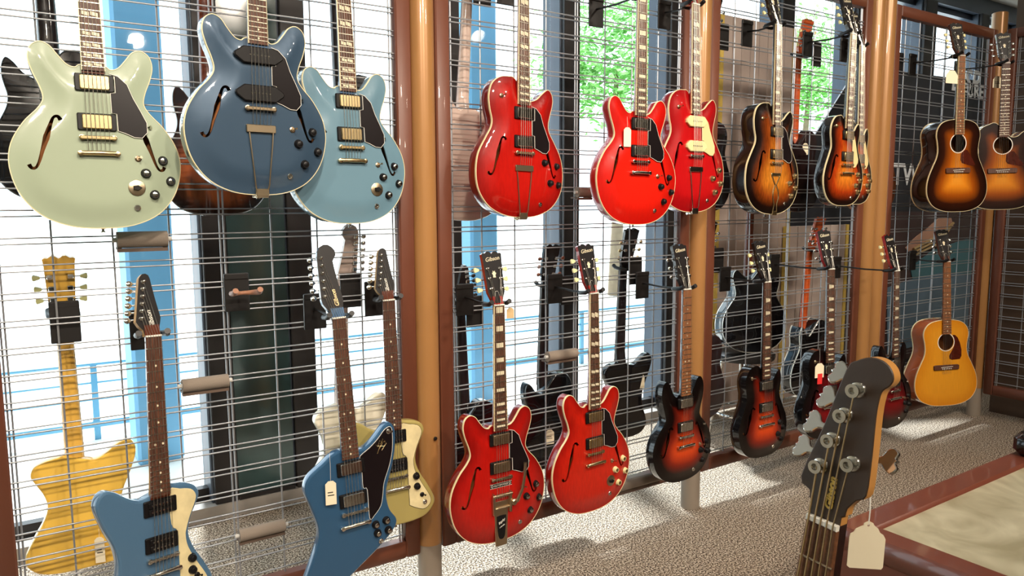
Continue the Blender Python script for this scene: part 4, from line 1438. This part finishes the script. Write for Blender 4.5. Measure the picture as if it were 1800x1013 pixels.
# ------------------------------------------------------------------ hangers
bpy.context.view_layer.update()
yoke_me = None
def hanger(root, label, back=False, leather=False, nut=None, grp='guitar hangers on the wire panels'):
    if root is not None:
        n = root.matrix_world @ Vector((0, SL + .008, 0))
        ax = (root.matrix_world.to_3x3() @ Vector((1, 0, 0)))
    else:
        n, ax = nut, Vector((1, 0, 0))
    s = 1 if back else -1
    t = empty('guitar_hanger', (n.x, s * .0085, n.z))
    tag(t, label, 'hanger', grp)
    ob('plate', cached('plate', lambda: MB().box(-.038, .038, -.004, .004, -.075, .035, .002).mesh('plate', 30)), M_blackmetal, t, (0, s * .006, 0))
    ob('hook_lip', cached('lip', lambda: MB().box(-.038, .038, -.006, .006, .026, .046, .003).mesh('lip', 30)), M_blackmetal, t, (0, s * .0075, 0))
    d = n.y - s * .0085
    ym = M_leather if leather else M_black
    back_y = d - s * .045
    ob('arm', MB().tube([(0, s * .008, -.005), (0, back_y * .6, -.012), (0, back_y, -.01)], .0042, 8).mesh('arm', 40), M_blackmetal, t)
    for q in (-1, 1):
        pts = [(0, back_y, -.01), (q * .024, back_y + s * .004, -.01), (q * .036, back_y + s * .02, -.008), (q * .037, d + s * .012, -.004), (q * .036, d + s * .03, .006)]
        ob('prong', MB().tube(pts, [.006, .0075, .0085, .0085, .009], 8).mesh('prong', 50), ym, t)
    return t
names = ['sage green guitar', 'dark steel blue guitar', 'pale blue guitar', 'cherry red archtop', 'bright red guitar', 'cherry archtop with cream pickups', 'tobacco sunburst archtop', 'nearer amber sunburst guitar', 'half-hidden amber sunburst guitar',
         'upper sunburst acoustic', 'far corner acoustic', 'satin blue guitar', 'metallic blue guitar', 'olive gold guitar', 'cherry guitar with the vibrato arm', 'orange-red guitar', 'orange sunburst double-cutaway', 'red-orange sunburst single-cutaway', 'black and wine red guitar', 'wine red double-cutaway', 'natural acoustic',
         'gloss black guitar back', 'brown mahogany guitar back', 'black guitar behind the pale blue one', 'mustard yellow guitar', 'ivory white guitar', 'pale pink guitar back', 'black guitar back by the first post', 'black guitar back between the red guitars', 'black solid-body back before the window',
         'dark upper guitar back right of the second post', 'dark orange-necked guitar back', 'black white-bound guitar back', 'dark lower guitar back right of the second post', 'amber acoustic back']
for i, nmx in enumerate(names):
    hanger(G[i], 'black hanger arm holding the ' + nmx, back=i >= NFRONT)
hanger(None, 'empty hanger with a tan leather yoke between the lower blue guitars', leather=True, nut=at(432, 512, -.13))

# ------------------------------------------------------------------ padded rollers on the grid
def roller(u0, v0, u1, v1, r, label, Y=-.05, yb=-.009):
    a, b = at(u0, v0, Y), at(u1, v1, Y)
    L = b.x - a.x
    zc = (a.z + b.z) / 2
    t = empty('padded_roller', (a.x, 0, zc))
    tag(t, label, 'roller', 'foam rollers fixed to the wire panels')
    ob('foam_sleeve', MB().lathe([(r * .5, .001), (r, .0), (r, L), (r * .5, L - .001)], 20, (0, Y, 0), 'x').mesh('sleeve', 40), M_foam, t)
    ob('core', MB().tube([(-.012, Y, 0), (L + .012, Y, 0)], .007, 8).mesh('core', 40), M_foam_end, t)
    br = MB().box(0, .012, Y + .0, yb, -r * 1.2, -r * .9).box(L - .012, L, Y + .0, yb, -r * 1.2, -r * .9).box(0, L, Y - .006, Y + .012, -r * 1.5, -r * 1.05)
    ob('bracket', br.mesh('bracket', None), mat('brown bracket', lin(96, 78, 66), .6), t)
roller(205, 422, 294, 420, .0235, 'dark foam roller just under the sage green guitar')
roller(320, 679, 401, 669, .021, 'grey foam roller between the lower blue guitars')
roller(420, 940, 500, 925, .021, 'grey foam roller near the floor beside the metallic blue guitar')
roller(962, 627, 1012, 621, .021, 'grey foam roller between the two lower red guitars')
roller(1088, 856, 1158, 838, .021, 'grey foam roller under the lower sunburst double-cutaway guitar', -.075, -.0235)
roller(1014, 339, 1040, 338, .02, 'dark foam roller beside the bright red guitar', -.05)

# ------------------------------------------------------------------ price tags
def tagcard(P, w, h, string, label, m=M_card, rot=0., extra=None, face=None):
    """card with a clipped top hanging from a thread; P is the top centre of the card"""
    t = empty('price_tag', P)
    t.rotation_euler.z = rot
    tag(t, label, 'tag', 'price tags on the guitars')
    c = w * .28
    pts = [(-w / 2, -h), (w / 2, -h), (w / 2, -c), (w / 2 - c, 0), (-w / 2 + c, 0), (-w / 2, -c)]
    v = [(x, -.0004, z) for x, z in pts] + [(x, .0004, z) for x, z in pts]
    n = 6
    f = [tuple(range(n)), tuple(reversed(range(n, 2 * n)))] + [(i + n, (i + 1) % n + n, (i + 1) % n, i) for i in range(n)]
    ob('card', new_mesh('card', v, f), m, t)
    ob('thread', MB().tube([(0, 0, -.004), (.001, .002, string * .5), (0, .004, string)], .0005, 4).mesh('thread', None), M_thread, t)
    if extra:
        ob('scribble', MB().box(-w * .3, w * .2, -.0007, -.0004, -h * .5, -h * .46).box(-w * .3, w * .3, -.0007, -.0004, -h * .62, -h * .58).mesh('scribble', None), M_black, t)
    return t
def tag_px(u, v0, v1, wpx, vs, Y, label, m=M_card, **k):
    a, b, s = at(u, v0, Y), at(u, v1, Y), at(u, vs, Y)
    w = (at(u + wpx / 2, v0, Y) - at(u - wpx / 2, v0, Y)).length
    return tagcard(a, w, a.z - b.z, s.z - a.z, label, m, -.2, **k)
tag_px(174, 945, 990, 17, 930, .10, 'white written tag hanging on the mustard yellow guitar', extra=True)
tag_px(581, 846, 888, 18, 795, -.275, 'cream written tag hanging on the metallic blue guitar', extra=True)
tag_px(1103, 224, 258, 11, 205, -.30, 'cream tag beside the neck pickup of the bright red guitar')
tag_px(897, 541, 560, 12, 533, -.24, 'small kraft tag beside the vibrato guitar neck', mat('kraft card', lin(206, 176, 130), .8))
tag_px(966, 756, 781, 14, 700, .135, 'white tag on the black guitar back between the red guitars', extra=True)
tag_px(1126, 658, 683, 12, 612, .08, 'blank cream tag on the black guitar back before the window')
tag_px(1416, 252, 272, 8, 200, .07, 'small cream tag on the dark orange-necked guitar back')
t = tag_px(1441, 639, 664, 12, 612, -.385, 'cream tag with a red end on the wine red guitar')
cc = t.children[0]
w = .028
ob('red_end', MB().box(-.013, .015, -.0012, .0012, -.1, -.05).mesh('red_end', None), M_red_card, t, (.003, .0, 0))
tag_px(1674, 124, 147, 15, 92, -.28, 'cream tag hanging beside the upper sunburst acoustic neck')
tag_px(1754, 134, 155, 11, 112, -.24, 'white written tag beside the far corner acoustic neck', extra=True)

# ------------------------------------------------------------------ display table in the near right corner
TH = .8
def tz(u, v):
    return at_floor(u, v, TH)
tx0 = tz(1481, 914).x - .03
ty1 = -1.552
ty0 = CAM.y + .15
tx1 = 3.0
T = empty('display_table', (tx0, ty1, 0))
tag(T, 'brown-framed display table with a cloudy greenish top in the near right corner', 'table')
W_, D_ = tx1 - tx0, ty1 - ty0
BW = .062
M_tbl = mat('red brown lacquered wood', lin(112, 58, 42), .35, 0, .4, noise=(8, .15))
ob('frame_rail', MB().box(0, W_, -BW, 0, TH - .05, TH, .006).mesh('rail', 40), M_tbl, T)
ob('frame_rail', MB().box(0, W_, -D_, -D_ + BW, TH - .05, TH, .006).mesh('rail', 40), M_tbl, T)
ob('frame_rail', MB().box(0, BW, -D_ + BW, -BW, TH - .05, TH, .006).mesh('rail', 40), M_tbl, T)
ob('frame_rail', MB().box(W_ - BW, W_, -D_ + BW, -BW, TH - .05, TH, .006).mesh('rail', 40), M_tbl, T)
def cloudy():
    M = bpy.data.materials.new('cloudy table top')
    M.use_nodes = True
    nt = M.node_tree
    b = nt.nodes['Principled BSDF']
    b.inputs['Roughness'].default_value = .3
    b.inputs['Metallic'].default_value = .1
    tc = nt.nodes.new('ShaderNodeTexCoord')
    n = nt.nodes.new('ShaderNodeTexNoise')
    n.inputs['Scale'].default_value = 5
    n.inputs['Detail'].default_value = 3
    n.inputs['Distortion'].default_value = 1.6
    cr = nt.nodes.new('ShaderNodeValToRGB')
    cr.color_ramp.elements[0].position = .35
    cr.color_ramp.elements[0].color = lin(168, 160, 130)
    cr.color_ramp.elements[1].position = .75
    cr.color_ramp.elements[1].color = lin(222, 216, 188)
    nt.links.new(tc.outputs['Object'], n.inputs['Vector'])
    nt.links.new(n.outputs[0], cr.inputs[0])
    nt.links.new(cr.outputs[0], b.inputs['Base Color'])
    return M
ob('table_top', MB().box(BW, W_ - BW, -D_ + BW, -BW, TH - .03, TH - .01).mesh('top', None), cloudy(), T)
ob('side_panel', MB().box(.004, .03, -D_ + .004, -.004, .1, TH - .05).mesh('side', None), M_tbl, T)
ob('side_panel', MB().box(.03, W_ - .004, -.03, -.004, .1, TH - .05).mesh('side', None), M_tbl, T)
for x in (.03, W_ - .09):
    for y in (-.09, -D_ + .03):
        ob('leg', MB().box(x, x + .06, y, y + .06, 0, TH - .05).mesh('leg', None), M_tbl, T)
# black case on the far corner of the table
p = tz(1778, 792)
C_ = empty('instrument_case', (p.x - .04, ty1 - .016, TH))
tag(C_, 'glossy black case end standing on the far edge of the table', 'case')
ob('shell', MB().box(0, .35, -.14, 0.01, 0, .062, .015).mesh('shell', 40), P_black, C_)
ob('latch', MB().box(-.003, .004, -.08, -.055, .025, .045, .001).mesh('latch', None), M_chrome, C_)

# ------------------------------------------------------------------ bass standing in front
BD, BB = .86, math.radians(52)
n0 = CAM + ray(1447, 917) * BD
e_r = (RGT * math.cos(BB) - FWD * math.sin(BB))
e_n = -(FWD * math.cos(BB) + RGT * math.sin(BB))
e_u = e_n.cross(e_r)
BM = Matrix((e_r, e_u, e_n)).transposed().to_4x4()
BM.translation = n0
BI = BM.inverted()
def bp(u, v, dz=0.):
    r = ray(u, v)
    o3 = n0 + e_n * dz
    q = CAM + r * ((o3 - CAM).dot(e_n) / r.dot(e_n))
    w_ = BI @ q
    return (w_.x, w_.y)
bass = empty('bass_guitar', mw=BM)
tag(bass, 'brown-black bass guitar headstock with chrome tuners standing in the foreground', 'bass guitar')
HO = [(1476, 926), (1479, 910), (1489, 895.6), (1505, 881), (1522.5, 873), (1532, 812), (1540, 734.5), (1546, 702), (1552, 687.6), (1564, 679.5), (1571, 667), (1566.5, 649), (1552, 634.6), (1530, 628.5), (1505, 634.6), (1487, 650), (1448, 747), (1407.5, 836.5), (1422, 861), (1426, 881), (1420, 904)]
hpts = [bp(*q) for q in HO]
def softened(P, n=3):
    return smooth(P, n)
hp2 = softened(hpts[1:-1], 3)
hp2 = [hpts[0]] + [q for q in hp2[:-2]] + [hpts[-1]]
if area2(hp2) < 0:
    hp2 = hp2[::-1]
n = len(hp2)
v = [(x, y, 0) for x, y in offset(hp2, -.0012)] + [(x, y, -.0012) for x, y in hp2] + [(x, y, -.016) for x, y in hp2]
f = [tuple(range(n)), tuple(reversed(range(2 * n, 3 * n)))]
ix = [0, 1]
for r in (0, 1):
    for i in range(n):
        j = (i + 1) % n
        f.append((r * n + i, r * n + n + i, r * n + n + j, r * n + j))
        ix.append(0 if r == 0 else 1)
M_bassface = mat('satin brown black face', lin(62, 47, 37), .45, noise=(14, .12))
M_bassside = mat('maple bass edge', lin(196, 138, 70), .45, noise=(20, .12))
bh = ob('headstock', new_mesh('headstock', v, f, 30, 2, ix), [M_bassface, M_bassside], bass)
TP = [(1508.6, 685.6), (1486, 729.6), (1464.6, 773), (1443, 818), (1499, 815)]
post_me = MB().lathe([(.0098, 0), (.0098, .001), (.0085, .003), (.0062, .0035), (.0062, .011), (.0078, .013), (.0078, .0145), (.004, .0145), (.0035, .009)], 20).mesh('tuner', 40)
kp = smooth([(-.004, 0), (-.006, .008), (-.016, .015), (-.02, .024), (-.012, .031), (-.004, .028), (0, .0315), (.004, .028), (.012, .031), (.02, .024), (.016, .015), (.006, .008), (.004, 0)][::-1], 3)
kp = kp if area2(kp) > 0 else kp[::-1]
kp = [(x * .74, y * .8) for x, y in kp]
key_me = MB().prism(kp, -.0025, .0025, 0, .001, .001).mesh('tuner_key', 40)
KEYS = [(1477, 657), (1456, 700), (1432, 743), (1413, 786), (1562, 811)]
for i, (q, kq) in enumerate(zip(TP, KEYS)):
    x, y = bp(*q)
    tu = ob('tuner', post_me, M_chrome, bh, (x, y, 0))
    kx, ky = bp(kq[0], kq[1], -.032)
    dx, dy = kx - x, ky - y
    L = math.hypot(dx, dy)
    ux, uy = dx / L, dy / L
    st_ = L - .014
    ob('key_shaft', MB().tube([(0, 0, -.032), (ux * st_, uy * st_, -.032)], .0035, 8).mesh('shaft', 40), M_chrome, tu)
    ob('tuner_key', key_me, M_chrome, tu, mw=Matrix.Translation((ux * st_, uy * st_, -.032)) @ Matrix.Rotation(math.atan2(uy, ux) - PI / 2, 4, 'Z') @ Matrix.Rotation(.5 if i < 4 else -.5, 4, 'Y'))
# nut, neck, fretboard, strings
nl, nr = bp(1420, 906), bp(1476, 928)
dn = Vector(bp(1431, 1013)) - Vector(bp(1447, 917))
dn.normalize()
side = Vector((-dn.y, dn.x))
if side.x < 0:
    side = -side
mid = (Vector(nl) + Vector(nr)) / 2
hw = (Vector(nr) - Vector(nl)).length / 2 * .97
def nk(t, s, grow=.0):
    q = mid + dn * t + side * s * (hw + grow * t)
    return (q.x, q.y)
pts = [nk(-.003, -1), nk(.004, -1), nk(.004, 1), nk(-.003, 1)]
pts = pts if area2(pts) > 0 else pts[::-1]
ob('nut', MB().prism(pts, -.001, .006, 0, .001, .001).mesh('nut', 40), M_white, bass)
pts = [nk(.004, -1, .03), nk(.66, -1, .03), nk(.66, 1, .03), nk(.004, 1, .03)]
pts = pts if area2(pts) > 0 else pts[::-1]
fbq = ob('fretboard', MB().prism(pts, -.002, .004, 0, .001, .001).mesh('fretboard', 40), wood('bass rosewood', lin(84, 50, 30), lin(124, 80, 50), (20, 20, 20)), bass)
fr = MB()
for k_ in range(1, 21):
    t_ = .86 * (1 - 2 ** (-k_ / 12))
    if t_ < .65:
        a, b = nk(t_, -1, .03), nk(t_, 1, .03)
        fr.tube([(a[0], a[1], .0042), (b[0], b[1], .0042)], .0012, 6)
fo = ob('frets', fr.mesh('frets', 40), M_fret, fbq)
fo['kind'] = 'stuff'
pts = [nk(-.01, -.95, .03), nk(.66, -.95, .03), nk(.66, .95, .03), nk(-.01, .95, .03)]
pts = pts if area2(pts) > 0 else pts[::-1]
ob('neck', MB().prism(pts, -.02, -.002).mesh('neck', 40), N_black, bass)
for i, q in enumerate(TP[3::-1] + TP[4:]):
    x, y = bp(*q)
    s = -.78 + 1.56 * i / 4
    a, b = nk(.0, s), nk(.8, s * 1.1, .02)
    ob('string', MB().tube([(x, y, .008), (a[0], a[1], .0068), (b[0], b[1], .011)], .0013 - .0001 * i, 6).mesh('string', 40), mat('bronze string', lin(196, 170, 128), .35, 1.), bass)
pts = [bp(1446, 865), bp(1486, 858), bp(1475, 912), bp(1425, 900)]
lx, ly = bp(1461, 868)
ldir = math.atan2(-dn.y, -dn.x)
ob('logo', text_mesh('Gibson', .0135, .25, .0005, .0006), mat('gold leaf print', lin(224, 190, 96), .4, .3), bh, (lx, ly, .0006), (0, 0, ldir))
bc = mid + dn * .79
ang = math.atan2(-dn.y, -dn.x) - PI / 2
bb = ob('body', solid_mesh('bird', .036), P_darkrim, bass, (bc.x, bc.y, -.004), (0, 0, ang))
# its price tag
tp_ = CAM + ray(1527, 918) * .90
pt = empty('price_tag', tp_)
tag(pt, 'large blank cream tag hanging from the foreground bass headstock', 'tag', 'price tags on the guitars')
pt.rotation_euler.z = math.atan2(RGT.y, RGT.x)
S = .90 / CF
card = [(-35, -80), (-33, -28), (-31, -21), (-26, -18), (-22, -12), (-14, -8), (-9, -6), (-8, -2), (0, 2), (8, -2), (10, -6), (17, -12), (21, -20), (27, -24), (31, -32), (29, -84), (26, -88), (-30, -84)]
card = [(a * S, b * S) for a, b in card]
card = card if area2(card) > 0 else card[::-1]
hole = circle((0, -6 * S), 2.2 * S, 12)
cv, ct, _ = plate(card, [hole], .012)
nn = len(cv)
vv = [(x, -.0005, z) for x, z in cv] + [(x, .0005, z) for x, z in cv]
ff = list(ct) + [(a + nn, c + nn, b + nn) for a, b, c in ct]
ob('card', new_mesh('card', vv, ff), M_card, pt)
ob('thread', MB().tube([(0, 0, -6 * S), (.001, 0, 18 * S), (.0025, .004, 48 * S)], .0008, 5).mesh('thread', None), M_thread, pt)
